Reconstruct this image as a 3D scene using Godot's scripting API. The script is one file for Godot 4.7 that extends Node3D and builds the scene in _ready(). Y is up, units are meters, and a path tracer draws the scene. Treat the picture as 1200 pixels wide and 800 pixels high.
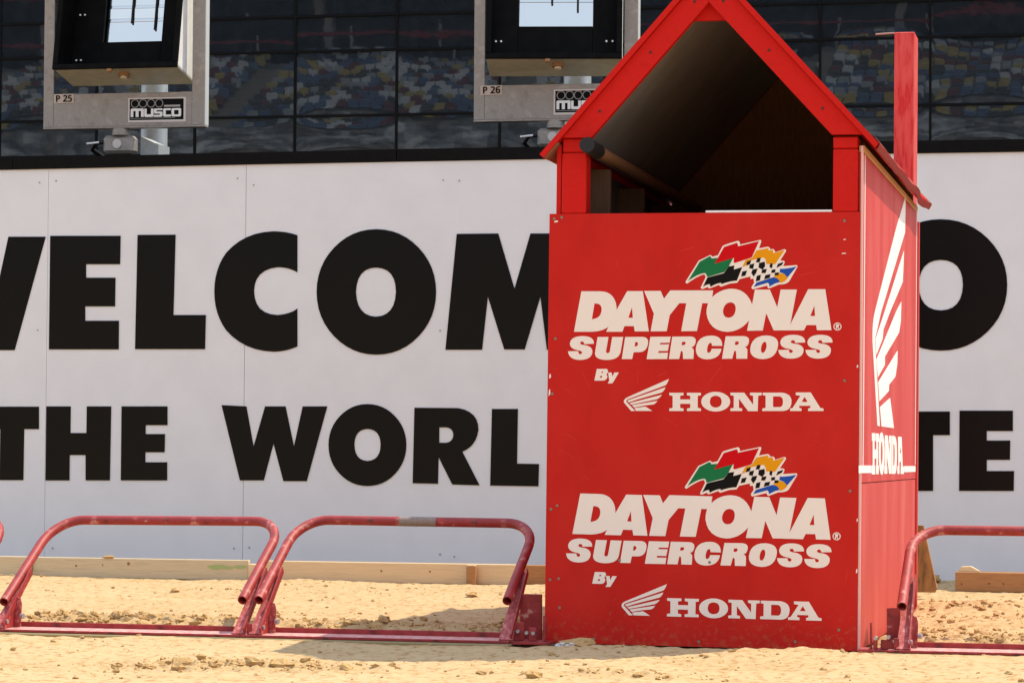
extends Node3D
# A red gabled start booth beside a motocross starting gate, in front of a white sign wall, floodlights and a dark glass building.

const DAYTONA := {
	"D": ["M 1339 13995 L 2118 13995 Q 2602 13985 2745 13526 Q 2818 13186 2683 12880 Q 2481 12404 1791 12382 L 1056 12380", "M 1875 13508 Q 2175 13525 2168 13270 Q 2165 12913 1775 12879"],
	"A": ["M 3194 14001 L 3824 14001 L 4081 12402 L 3514 12400 L 3478 12610 L 3099 12609 L 3016 12385 L 2361 12383 L 2782 13271", "M 3394 13356 L 3251 12942 L 3433 12943"],
	"Y": ["M 3875 14008 L 4544 14008 L 4677 13696 L 4920 14021 L 5552 14021 L 5291 13520 L 4913 13046 L 4800 12410 L 4156 12402 L 4279 13103"],
	"T": ["M 4937 14028 L 6641 14027 L 6571 13521 L 6211 13521 L 6010 12420 L 5380 12412 L 5574 13520 L 4839 13520"],
	"O": ["M 7386 14094 Q 7962 14083 8186 13495 Q 8308 13125 8057 12822 Q 7740 12418 7233 12390 Q 6486 12415 6384 13123 Q 6373 13561 6643 13797 Q 6946 14084 7386 14094", "M 7341 13555 Q 7544 13545 7546 13292 Q 7515 12956 7262 12949 Q 7041 12962 7039 13225 Q 7087 13545 7341 13555"],
	"N": ["M 8300 14060 L 8889 14059 L 9188 13361 L 9317 14059 L 9955 14059 L 9708 12691 L 9659 12457 L 9055 12455 L 8753 13126 L 8624 12447 L 8004 12436"],
	"A2": ["M 10400 14072 L 11069 14071 L 11325 12468 L 10757 12466 L 10722 12667 L 10345 12666 L 10246 12458 L 9592 12456 L 9708 12691", "M 10649 13429 L 10492 13021 L 10676 13021"],
	"ring": ["M 11713 12612 Q 11714 12548 11668 12503 Q 11623 12458 11558 12458 Q 11493 12458 11447 12503 Q 11401 12548 11400 12611 Q 11400 12675 11445 12720 Q 11491 12765 11556 12765 Q 11620 12765 11667 12720 Q 11713 12676 11713 12612", "M 11680 12612 Q 11680 12562 11645 12527 Q 11609 12492 11558 12491 Q 11507 12491 11470 12526 Q 11434 12562 11434 12611 Q 11433 12661 11469 12696 Q 11505 12732 11556 12732 Q 11607 12732 11643 12697 Q 11680 12662 11680 12612"],
	"R_small": ["M 11496 12705 L 11569 12705 Q 11629 12695 11623 12652 Q 11610 12612 11583 12602 L 11631 12515 L 11581 12515 L 11550 12595 L 11537 12595 L 11538 12515 L 11498 12515"],
}
const SUPERCROSS := {
	"S": ["M 1871 11904 L 1473 11888 Q 1481 11987 1394 11993 Q 1308 11987 1308 11916 Q 1318 11859 1555 11840 Q 1829 11776 1812 11564 Q 1777 11266 1316 11255 Q 854 11262 821 11602 L 1240 11609 Q 1235 11490 1313 11482 Q 1394 11491 1393 11568 Q 1378 11619 1153 11660 Q 892 11716 895 11929 Q 944 12207 1421 12209 Q 1882 12201 1871 11904"],
	"U": ["M 2018 12173 L 2458 12175 L 2364 11594 Q 2379 11532 2436 11532 Q 2508 11538 2522 11623 L 2610 12175 L 3052 12177 L 2953 11583 Q 2899 11271 2396 11261 Q 1907 11267 1918 11536"],
	"P": ["M 3133 12177 L 3806 12185 Q 4077 12180 4057 11954 Q 4026 11587 3712 11577 L 3477 11571 L 3423 11302 L 3005 11300", "M 3542 11980 Q 3665 11989 3651 11896 Q 3630 11797 3515 11797"],
	"E": ["M 4149 12188 L 4961 12197 L 4921 11957 L 4551 11950 L 4531 11885 L 4902 11892 L 4853 11627 L 4488 11626 L 4469 11552 L 4860 11560 L 4828 11309 L 4007 11299"],
	"R": ["M 5027 12197 L 5729 12205 Q 5984 12200 5963 12017 Q 5946 11806 5790 11783 Q 5898 11722 5891 11609 L 5879 11320 L 5468 11315 L 5451 11579 Q 5422 11635 5394 11635 Q 5365 11607 5360 11551 L 5312 11314 L 4899 11309", "M 5419 11987 L 5518 11996 Q 5575 11987 5561 11931 Q 5548 11866 5477 11861 L 5397 11860"],
	"C": ["M 7021 11838 L 6611 11837 Q 6624 11949 6553 11954 Q 6468 11948 6428 11752 Q 6401 11569 6478 11561 Q 6571 11570 6606 11724 L 6993 11726 Q 6941 11319 6432 11303 Q 5965 11314 5975 11722 Q 6012 12242 6607 12244 Q 7031 12231 7021 11838"],
	"R2": ["M 7158 12217 L 7835 12228 Q 8102 12220 8084 12038 Q 8064 11828 7923 11800 Q 8028 11744 8023 11646 L 8020 11338 L 7590 11333 L 7579 11588 Q 7558 11650 7522 11650 Q 7494 11630 7483 11560 L 7423 11335 L 7017 11328", "M 7541 12008 L 7631 12017 Q 7696 12009 7682 11953 Q 7663 11883 7599 11877 L 7520 11876"],
	"O2": ["M 8776 12256 Q 9253 12238 9236 11888 Q 9190 11344 8644 11322 Q 8110 11339 8135 11730 Q 8186 12248 8776 12256", "M 8717 12007 Q 8793 11985 8775 11789 Q 8726 11579 8628 11570 Q 8544 11578 8562 11760 Q 8596 11998 8717 12007"],
	"S2": ["M 10297 11984 L 9898 11969 Q 9906 12067 9819 12072 Q 9732 12066 9733 11996 Q 9742 11940 9979 11922 Q 10254 11859 10236 11650 Q 10200 11357 9738 11346 Q 9275 11352 9243 11687 L 9663 11695 Q 9658 11577 9736 11569 Q 9817 11578 9817 11653 Q 9802 11704 9576 11745 Q 9315 11799 9319 12009 Q 9369 12283 9846 12284 Q 10309 12277 10297 11984"],
	"S3": ["M 11369 11988 L 10969 11973 Q 10977 12070 10890 12075 Q 10802 12070 10803 12000 Q 10812 11944 11051 11926 Q 11327 11863 11308 11654 Q 11273 11362 10808 11351 Q 10343 11357 10311 11692 L 10733 11699 Q 10728 11582 10806 11574 Q 10888 11583 10887 11658 Q 10872 11708 10645 11749 Q 10383 11803 10387 12012 Q 10437 12286 10917 12287 Q 11382 12280 11369 11988"],
	"B": ["M 2000 10902 L 2360 10907 Q 2461 10899 2453 10800 Q 2434 10715 2377 10686 Q 2443 10644 2427 10573 Q 2394 10440 2222 10439 L 1905 10437", "M 2194 10804 L 2246 10804 Q 2261 10785 2247 10742 L 2184 10742", "M 2147 10628 L 2214 10629 Q 2225 10600 2206 10552 L 2128 10552"],
	"y": ["M 2459 10763 L 2597 10764 L 2636 10603 L 2712 10765 L 2893 10766 L 2639 10335 L 2447 10328 L 2509 10441"],
}
const WING := {
	"wing1": ["M 4910 10524 Q 4827 10293 4756 10264 L 3291 9718 Q 3220 9689 3200 9638 L 3207 9605 L 3568 9247 L 3411 9240 L 3121 9562 Q 3077 9660 3176 9740 Q 3233 9774 3290 9803"],
	"wing2": ["M 4777 10194 Q 4716 10025 4602 9976 L 3663 9707 L 3307 9583 L 3249 9639 Q 3249 9661 3320 9684"],
	"wing3": ["M 4632 9897 Q 4548 9756 4420 9713 L 3808 9581 L 3408 9493 L 3336 9555 L 3664 9642"],
	"wing4": ["M 4463 9657 Q 4379 9530 4279 9506 L 3980 9470 L 3524 9382 L 3437 9471 L 3808 9539"],
	"wing5": ["M 3995 9414 L 4254 9253 L 3597 9247 L 3538 9354 L 3952 9419"],
	"h_H": ["M 4930 9976 L 5498 9980 L 5499 9881 L 5366 9858 L 5367 9717 L 5770 9721 L 5769 9861 L 5635 9882 L 5635 9981 L 6193 9985 L 6194 9887 L 6067 9863 L 6071 9386 L 6199 9365 L 6200 9267 L 5642 9262 L 5641 9360 L 5774 9384 L 5772 9547 L 5369 9543 L 5371 9380 L 5504 9359 L 5505 9261 L 4937 9256 L 4936 9354 L 5070 9378 L 5065 9856 L 4931 9877"],
	"h_O": ["M 7357 9644 Q 7359 9484 7192 9369 Q 7026 9254 6788 9252 Q 6551 9250 6381 9362 Q 6212 9474 6210 9634 Q 6209 9795 6376 9909 Q 6543 10024 6781 10026 Q 7018 10027 7187 9915 Q 7356 9804 7357 9644", "M 6788 9874 Q 7020 9865 7022 9641 Q 7024 9422 6792 9406 Q 6552 9418 6550 9637 Q 6548 9861 6788 9874"],
	"h_N": ["M 7365 9999 L 7914 10003 L 8270 9531 L 8267 9880 L 8140 9907 L 8139 10005 L 8602 10008 L 8603 9910 L 8463 9881 L 8454 9281 L 8075 9278 L 7705 9764 L 7709 9400 L 7835 9379 L 7836 9281 L 7372 9277 L 7371 9375 L 7503 9399 L 7499 9874 L 7366 9901"],
	"h_D": ["M 8644 10008 L 9400 10014 Q 9778 9975 9781 9669 Q 9770 9306 9435 9295 L 8631 9288 L 8630 9386 L 8762 9409 L 8758 9889 L 8645 9911", "M 9052 9864 L 9318 9866 Q 9444 9833 9445 9666 Q 9447 9457 9321 9447 L 9056 9445"],
	"h_A": ["M 9945 10026 L 10530 10031 L 10911 9428 L 11036 9406 L 11037 9309 L 10433 9304 L 10433 9396 L 10535 9430 L 10507 9508 L 10089 9504 L 10076 9426 L 10173 9399 L 10174 9302 L 9728 9298 L 9727 9395 L 9825 9413 L 10127 9894 L 9946 9921", "M 10295 9854 L 10180 9658 L 10414 9660"],
}
const FLAGS := {
	"f_white": ["M 5536 14372 L 6054 15208 L 6508 15426 Q 6591 15399 6578 15358 L 6812 15412 L 7002 15781 Q 7056 15836 7606 15984 Q 7702 15957 7689 15833 L 8484 16016 Q 8553 16008 8526 15926 L 8446 15680 L 8788 15747 Q 8884 15719 8884 15651 L 9008 15650 Q 9062 15637 9091 15527 L 9445 15649 Q 9527 15635 9514 15567 L 9285 15199 L 9421 15193 Q 9476 15171 9463 15117 L 9410 14981 L 9941 15020 Q 9982 14979 9956 14925 L 9647 14380 Q 9538 14258 9238 14258 L 8870 14108 Q 8788 14108 8787 14218 L 8227 14068 Q 8145 14095 8171 14177 L 8266 14327 L 8237 14491 L 8114 14478 L 8127 14573 L 7976 14546 L 7688 14470 L 7593 14328 L 7318 14301 L 6962 14178 Q 6879 14192 6878 14247 L 6521 14110 Q 6438 14096 6424 14165 L 6217 14083 Q 6134 14096 6148 14151 L 6337 14549 L 6295 14659 Q 6101 14659 5606 14303 Q 5537 14303 5536 14372"],
	"f_green": ["M 5633 14399 L 6096 15167 L 6481 15372 Q 6550 15371 6565 15289 L 6813 15316 L 6691 15083 L 7419 15300 L 7244 14958 L 7080 14753 L 6434 14562 L 6384 14576 Q 6377 14700 6294 14714 Q 6018 14687 5633 14399"],
	"f_red": ["M 6691 15083 L 7057 15740 L 7551 15902 Q 7620 15888 7608 15765 L 8443 15967 L 8161 15325 L 7490 15108 Q 7448 15122 7448 15191 L 7460 15314"],
	"f_black": ["M 6230 14165 L 6406 14535 L 7067 14712 L 7257 14972 L 7477 15013 L 7451 14848 L 7786 14943 L 7579 14410 Q 7345 14410 6961 14274 L 6960 14329 Q 6740 14302 6534 14165 L 6506 14274 Q 6381 14275 6230 14165"],
	"f_yellow": ["M 7790 14957 L 7925 15230 L 8171 15298 L 8347 15598 L 8812 15692 Q 8839 15665 8799 15597 L 8977 15623 Q 9018 15596 9005 15487 L 9469 15622 L 9091 15063 L 8749 15064 Q 8733 15310 8596 15324 L 8035 15189 L 7899 14984"],
	"f_yellow2": ["M 9027 14567 L 9230 14708 Q 9476 14708 9587 14517 Q 9479 14340 9288 14326 Q 9273 14490 9027 14567"],
	"f_blue": ["M 9284 14872 Q 9584 14871 9938 14966 L 9573 14530 Q 9476 14708 9271 14735"],
	"f_blue2": ["M 8250 14163 L 8358 14327 L 9013 14545 Q 9259 14517 9275 14354 L 9097 14299 L 8866 14177 Q 8879 14299 8796 14327"],
	"check1": ["M 7980 15162 L 8144 15216 L 8091 15052 L 7940 15011"],
	"check2": ["M 8091 15038 L 8269 15093 L 8216 14874 L 8065 14902"],
	"check3": ["M 8391 15297 L 8527 15316 L 8474 15133 L 8324 15133"],
	"check4": ["M 8461 15106 L 8680 15160 L 8695 14982 L 8600 14846 L 8435 14928"],
	"check5": ["M 8203 14847 L 8394 14887 L 8354 14737 L 8246 14573 L 8149 14724"],
	"check6": ["M 7792 14766 L 7983 14806 L 7917 14615 L 7752 14574"],
	"check7": ["M 8586 14846 L 8764 14873 L 8711 14709 L 8547 14709"],
	"check8": ["M 8899 15091 L 8995 15077 L 8969 14900 L 8873 14941"],
	"check9": ["M 8956 14832 L 9106 14858 L 9094 14736 L 8943 14709"],
	"check10": ["M 8369 14600 L 8533 14641 L 8494 14423 L 8330 14382"],
	"check11": ["M 8712 14627 L 8916 14668 L 8877 14518 L 8658 14463"],
	"check12": ["M 9094 14722 L 9244 14735 L 9231 14626 L 9067 14613"],
	"check13": ["M 9200 15063 L 9418 15144 L 9364 15035 L 9147 14913"],
}
const SIDE := {
	"s_wing1": ["M 20327 19628 L 20047 17880 L 8030 13612 L 5253 12340 L 7784 8818 L 6680 8836 L 4203 12205 Q 4015 12921 5298 13471 L 15148 17625"],
	"s_wing2": ["M 19529 16982 L 18977 15543 L 12373 13837 L 9148 12914 L 8823 12522 L 5975 11726 L 5523 12321 L 9802 13704"],
	"s_wing3": ["M 18227 14581 L 18051 13725 L 17119 13143 L 9955 11809 L 9983 11461 L 6727 10828 L 5992 11512 L 15605 14005"],
	"s_wing4": ["M 16383 12295 L 16272 11705 L 15291 11109 L 12106 10662 L 12053 10402 L 7493 9857 L 6881 10616"],
	"s_wing5": ["M 12677 10107 L 14696 8823 L 8553 8828 L 7790 9614"],
	"s_H": ["M 4222 8507 L 5713 8512 L 5739 8195 L 5380 8192 L 5407 7850 L 6271 7854 L 6245 8192 L 5955 8190 L 5930 8511 L 7392 8512 L 7419 8174 L 6940 8170 L 7017 7196 L 7386 7195 L 7415 6830 L 6207 6836 L 6179 7197 L 6324 7197 L 6301 7476 L 5437 7475 L 5459 7198 L 5746 7197 L 5775 6828 L 4283 6835 L 4255 7199 L 4677 7199 L 4599 8187 L 4247 8184"],
	"s_O": ["M 10105 7690 Q 10135 7317 9750 7055 Q 9367 6795 8801 6797 Q 8239 6800 7825 7060 Q 7413 7318 7384 7682 Q 7355 8046 7725 8307 Q 8098 8569 8658 8574 Q 9224 8580 9648 8322 Q 10075 8062 10105 7690", "M 9184 7697 Q 9201 7481 9080 7329 Q 8958 7176 8770 7176 Q 8583 7177 8438 7329 Q 8294 7480 8277 7695 Q 8260 7909 8379 8062 Q 8500 8214 8687 8216 Q 8875 8217 9021 8065 Q 9166 7913 9184 7697"],
	"s_N": ["M 10314 8472 L 11608 8470 L 12639 7586 L 12594 8139 L 12312 8155 L 12286 8476 L 13540 8476 L 13676 6820 L 12420 6825 L 11201 7652 L 11239 7173 L 11477 7155 L 11504 6829 L 10058 6836 L 10032 7157 L 10418 7174 L 10341 8125 L 10146 8141"],
	"s_D": ["M 13786 8479 L 15156 8473 Q 16431 8413 16408 7664 Q 16478 6808 15293 6806 L 13922 6812", "M 14434 8116 L 15060 8102 Q 15432 7661 15136 7184 L 14511 7185"],
	"s_A": ["M 16942 8471 L 18912 8469 L 19603 7141 L 20281 7122 L 20309 6784 L 18520 6792 L 18695 7343 L 17773 7343 L 17862 6795 L 16736 6800 L 16707 7146 L 17223 7163", "M 18282 8066 L 17871 7739 L 18662 7742"],
	"s_bar1": ["M -1033 7201 L 4115 7193 L 4139 6893 L -1010 6908"],
	"s_bar2": ["M 20460 7147 L 27191 7137 L 27215 6858 L 20484 6864"],
}
const SIGN := {
	"W": ["M 1976 20261 L 4492 20119 L 5266 16345 L 6373 20104 L 8425 20088 L 9317 16331 L 10135 20074 L 12574 20054 L 10632 13098 L 8304 13096 L 7267 16618 L 6339 13167 L 3934 13166"],
	"E": ["M 12868 20104 L 17427 20067 L 17414 18338 L 15216 18351 L 15226 17527 L 17127 17518 L 17119 15769 L 15191 15775 L 15202 14899 L 17377 14895 L 17386 13149 L 12870 13147"],
	"L": ["M 18524 20115 L 20955 20105 L 20872 15236 L 22934 15232 L 22902 13168 L 18438 13165"],
	"C": ["M 28663 20010 L 28683 17783 Q 28125 18094 27429 18098 Q 25982 17952 25968 16666 Q 26008 15277 27457 15222 Q 28258 15272 28703 15609 L 28725 13334 Q 28012 13016 27210 13016 Q 25385 13066 24241 14301 Q 23475 15282 23461 16650 Q 23447 18018 24194 18994 Q 25314 20224 27141 20260 Q 27997 20252 28663 20010"],
	"O": ["M 37277 16570 Q 37289 15027 36226 13937 Q 35160 12844 33636 12842 Q 32107 12841 31011 13939 Q 29913 15041 29898 16599 Q 29884 18158 30964 19253 Q 32042 20346 33574 20332 Q 35100 20319 36184 19215 Q 37265 18115 37277 16570", "M 33567 18042 Q 34804 18005 34815 16580 Q 34774 15156 33591 15107 Q 32403 15161 32338 16590 Q 32379 18019 33567 18042"],
	"M": ["M 38518 20010 L 41045 20015 L 42049 16738 L 42995 19998 L 45519 19977 L 46224 13145 L 44026 13143 L 43616 16274 L 42691 13163 L 41454 13162 L 40440 16285 L 40110 13141 L 37877 13140"],
	"E2": ["M 47025 19874 L 51204 19840 L 51182 18185 L 49167 18197 L 49171 17408 L 50914 17399 L 50897 15726 L 49130 15731 L 49134 14892 L 51128 14889 L 51126 13217 L 46988 13215"],
	"T": ["M 57150 20053 L 62565 20006 L 62570 18190 L 60955 18200 L 60971 13114 L 58807 13112 L 58789 18213 L 57157 18223"],
	"O2": ["M 70739 16839 Q 70741 15291 69650 14199 Q 68556 13104 67001 13103 Q 65439 13102 64328 14203 Q 63213 15309 63209 16872 Q 63204 18436 64314 19533 Q 65422 20628 66986 20613 Q 68543 20598 69642 19491 Q 70737 18387 70739 16839", "M 66990 18289 Q 68244 18252 68246 16840 Q 68201 15428 66996 15402 Q 65788 15434 65736 16851 Q 65781 18268 66990 18289"],
	"t": ["M 8786 9628 L 12263 9645 L 12281 8267 L 11318 8261 L 11302 5142 L 9741 5126 L 9756 8250 L 8805 8244"],
	"h": ["M 12746 9663 L 14325 9671 L 14328 8047 L 15366 8054 L 15369 9676 L 16942 9684 L 16906 5186 L 15345 5170 L 15326 6712 L 14294 6703 L 14297 5158 L 12747 5142"],
	"e": ["M 17612 9687 L 20550 9702 L 20563 8565 L 19168 8556 L 19174 8018 L 20405 8027 L 20396 6927 L 19164 6916 L 19171 6311 L 20565 6324 L 20577 5225 L 17614 5194"],
	"w": ["M 23990 9796 L 25558 9726 L 26033 7317 L 26733 9732 L 28017 9738 L 28567 7338 L 29088 9744 L 30619 9751 L 29385 5272 L 27925 5257 L 27284 7507 L 26696 5290 L 25194 5274"],
	"o": ["M 35524 7479 Q 35532 6472 34838 5754 Q 34143 5034 33149 5023 Q 32154 5012 31442 5719 Q 30728 6428 30719 7442 Q 30710 8455 31411 9176 Q 32111 9896 33108 9901 Q 34102 9905 34810 9195 Q 35515 8487 35524 7479", "M 33121 8421 Q 33937 8396 33944 7482 Q 33952 6569 33137 6510 Q 32346 6554 32322 7469 Q 32330 8385 33121 8421"],
	"r": ["M 36008 9701 L 38683 9690 Q 39929 9494 39921 8406 Q 39788 7427 38951 7118 L 40012 5143 L 38353 5171 L 37508 6783 L 37484 5207 L 35934 5220", "M 37536 8541 L 37989 8544 Q 38396 8476 38398 8092 Q 38386 7719 37996 7635 L 37543 7632"],
	"l": ["M 40735 9650 L 42303 9658 L 42273 6443 L 43598 6430 L 43565 5122 L 40658 5135"],
	"d": ["M 44304 9668 L 46041 9652 Q 48177 9438 48188 7444 Q 48099 5252 45967 5104 L 44282 5110", "M 45743 8425 Q 46660 8331 46665 7432 Q 46620 6433 45755 6375"],
	"c": ["M 54907 9524 L 54913 8190 Q 54514 8385 54115 8382 Q 53217 8277 53171 7435 Q 53225 6495 54124 6454 Q 54572 6508 54920 6708 L 54926 5326 Q 54529 5075 53831 5067 Q 51528 5289 51467 7421 Q 51606 9655 53809 9815 Q 54508 9769 54907 9524"],
	"e2": ["M 55713 9627 L 58376 9641 L 58380 8559 L 57115 8550 L 57117 8038 L 58234 8046 L 58218 6999 L 57102 6989 L 57104 6413 L 58368 6425 L 58372 5379 L 55686 5349"],
	"n": ["M 59066 9669 L 60442 9676 L 62407 7070 L 62400 9662 L 63764 9669 L 63776 5204 L 62413 5188 L 60449 7739 L 60457 5191 L 59082 5200"],
	"t2": ["M 64347 9623 L 67523 9640 L 67526 8294 L 66576 8288 L 66583 5114 L 65231 5098 L 65223 8278 L 64350 8272"],
	"e3": ["M 68067 9692 L 71064 9707 L 71065 8552 L 69603 8542 L 69604 8004 L 70918 8014 L 70905 6921 L 69606 6910 L 69607 6275 L 71135 6291 L 71117 5165 L 68051 5130"],
}
const PLATE := {
	"m": ["M -1672 -415 L -1672 7 Q -1661 88 -1584 95 L -933 95 Q -838 88 -838 7 L -838 -415 L -1014 -415 L -1014 -53 L -1172 -53 L -1172 -415 L -1355 -415 L -1355 -53 L -1506 -53 L -1506 -415"],
	"u": ["M -810 77 L -662 77 L -662 -264 L -387 -264 L -387 77 L -229 77 L -229 -327 Q -239 -415 -317 -426 L -722 -426 Q -810 -415 -810 -327"],
	"s": ["M -141 77 L 334 77 L 334 -28 L -35 -28 L -35 -109 L 246 -109 Q 341 -116 341 -204 L 341 -327 Q 334 -415 246 -426 L -211 -426 L -211 -310 L 176 -310 L 176 -229 L -106 -229 Q -204 -222 -204 -134 L -204 7 Q -194 77 -141 77"],
	"c": ["M 458 77 L 862 77 L 862 -39 L 546 -39 L 546 -299 L 873 -299 L 873 -426 L 475 -426 Q 380 -415 380 -327 L 380 -11 Q 387 77 458 77"],
	"o": ["M 986 77 L 1426 77 Q 1514 67 1514 -11 L 1514 -327 Q 1506 -419 1426 -426 L 986 -426 Q 905 -419 905 -327 L 905 -11 Q 908 67 986 77", "M 1074 -39 L 1355 -39 L 1355 -299 L 1074 -299"],
	"ring0": ["M -1155 394 Q -1155 289 -1229 215 Q -1303 141 -1408 141 Q -1513 141 -1587 215 Q -1661 289 -1661 394 Q -1661 499 -1587 573 Q -1513 648 -1408 648 Q -1303 648 -1229 573 Q -1155 499 -1155 394", "M -1197 394 Q -1197 307 -1259 245 Q -1320 183 -1408 183 Q -1495 183 -1557 245 Q -1619 307 -1619 394 Q -1619 482 -1557 544 Q -1495 605 -1408 605 Q -1320 605 -1259 544 Q -1197 482 -1197 394"],
	"ring1": ["M -644 394 Q -644 289 -718 215 Q -793 141 -898 141 Q -1003 141 -1077 215 Q -1151 289 -1151 394 Q -1151 499 -1077 573 Q -1003 648 -898 648 Q -793 648 -718 573 Q -644 499 -644 394", "M -686 394 Q -686 307 -748 245 Q -810 183 -898 183 Q -985 183 -1047 245 Q -1109 307 -1109 394 Q -1109 482 -1047 544 Q -985 605 -898 605 Q -810 605 -748 544 Q -686 482 -686 394"],
	"ring2": ["M -134 394 Q -134 289 -208 215 Q -282 141 -387 141 Q -492 141 -566 215 Q -641 289 -641 394 Q -641 499 -566 573 Q -492 648 -387 648 Q -282 648 -208 573 Q -134 499 -134 394", "M -176 394 Q -176 307 -238 245 Q -300 183 -387 183 Q -475 183 -537 245 Q -598 307 -598 394 Q -598 482 -537 544 Q -475 605 -387 605 Q -300 605 -238 544 Q -176 482 -176 394"],
	"ring3": ["M 377 394 Q 377 289 302 215 Q 228 141 123 141 Q 18 141 -56 215 Q -130 289 -130 394 Q -130 499 -56 573 Q 18 648 123 648 Q 228 648 302 573 Q 377 499 377 394", "M 334 394 Q 334 307 273 245 Q 211 183 123 183 Q 36 183 -26 245 Q -88 307 -88 394 Q -88 482 -26 544 Q 36 605 123 605 Q 211 605 273 544 Q 334 482 334 394"],
}

var taken := {}
var meshes := {}
var rng := RandomNumberGenerator.new()
var n_big := FastNoiseLite.new()
var n_mid := FastNoiseLite.new()
var n_fine := FastNoiseLite.new()
var n_lump := FastNoiseLite.new()
var n_patch := FastNoiseLite.new()
var n_tiny := FastNoiseLite.new()
var sun_way := Vector3(0.455, 1.0, -0.36).normalized()

# ---------------------------------------------------------------- naming and tagging
func numbered(called: String, parent: Node) -> String:
	var key := str(parent.get_instance_id()) + called
	var n: int = taken.get(key, 0)
	taken[key] = n + 1
	return called if n == 0 else "%s_%03d" % [called, n]

func put(called: String, mesh: Mesh, m: Material, parent: Node = self, xf := Transform3D()) -> MeshInstance3D:
	var o := MeshInstance3D.new()
	o.name = numbered(called, parent)
	o.mesh = mesh
	o.material_override = m
	o.transform = xf
	parent.add_child(o, true)
	return o

func thing(called: String, label: String, category: String, xf := Transform3D(), group := "") -> Node3D:
	var o := Node3D.new()
	o.name = numbered(called, self)
	o.transform = xf
	add_child(o, true)
	tag(o, label, category, group)
	return o

func tag(o: Node, label: String, category: String, group := "") -> void:
	o.set_meta("label", label)
	o.set_meta("category", category)
	if group:
		o.set_meta("group", group)

func copy(src: Node3D, called: String, label: String, xf: Transform3D) -> Node3D:
	var o: Node3D = src.duplicate()
	o.name = numbered(called, self)
	add_child(o, true)
	o.transform = xf
	o.set_meta("label", label)
	return o

func at(x: float, y: float, z: float) -> Transform3D:
	return Transform3D(Basis(), Vector3(x, y, z))

# ---------------------------------------------------------------- meshes
func new_st() -> SurfaceTool:
	var st := SurfaceTool.new()
	st.begin(Mesh.PRIMITIVE_TRIANGLES)
	return st

func face(st: SurfaceTool, pts: Array, out: Vector3) -> void:
	var n: Vector3 = (pts[1] - pts[0]).cross(pts[2] - pts[0]).normalized()
	if n.dot(out) < 0.0:
		pts = pts.duplicate()
		pts.reverse()
		n = -n
	for i in range(1, pts.size() - 1):
		for v in [pts[0], pts[i + 1], pts[i]]:
			st.set_normal(n)
			st.add_vertex(v)

func add_box(st: SurfaceTool, size: Vector3, xf: Transform3D, bevel := 0.003) -> void:
	var h := size * 0.5
	var b := minf(bevel, minf(h.x, minf(h.y, h.z)) * 0.45)
	var p := func(s: Vector3, axis: int) -> Vector3:
		var v := Vector3(s.x * (h.x - b), s.y * (h.y - b), s.z * (h.z - b))
		v[axis] = s[axis] * h[axis]
		return xf * v
	for axis in 3:
		var a2 := (axis + 1) % 3
		var a3 := (axis + 2) % 3
		for s in [-1.0, 1.0]:
			var q := []
			for c in [[-1, -1], [1, -1], [1, 1], [-1, 1]]:
				var v := Vector3()
				v[axis] = s
				v[a2] = c[0]
				v[a3] = c[1]
				q.append(p.call(v, axis))
			var n := Vector3()
			n[axis] = s
			face(st, q, xf.basis * n)
			for s2 in [-1.0, 1.0]:
				var v1 := Vector3()
				v1[axis] = s
				v1[a2] = s2
				v1[a3] = -1.0
				var v2 := v1
				v2[a3] = 1.0
				var nn := Vector3()
				nn[axis] = s
				nn[a2] = s2
				face(st, [p.call(v1, axis), p.call(v2, axis), p.call(v2, a2), p.call(v1, a2)], xf.basis * nn)
	for sx in [-1.0, 1.0]:
		for sy in [-1.0, 1.0]:
			for sz in [-1.0, 1.0]:
				var s := Vector3(sx, sy, sz)
				face(st, [p.call(s, 0), p.call(s, 1), p.call(s, 2)], xf.basis * s)

func box(size: Vector3, bevel := 0.003) -> Mesh:
	var key := "b%v %f" % [size, bevel]
	if not meshes.has(key):
		var st := new_st()
		add_box(st, size, Transform3D(), bevel)
		meshes[key] = st.commit()
	return meshes[key]

func span(a: Vector3, b: Vector3, bevel := 0.003) -> Mesh:      # a box from corner to corner, in place
	var st := new_st()
	add_box(st, (b - a).abs(), Transform3D(Basis(), (a + b) * 0.5), bevel)
	return st.commit()

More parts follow.
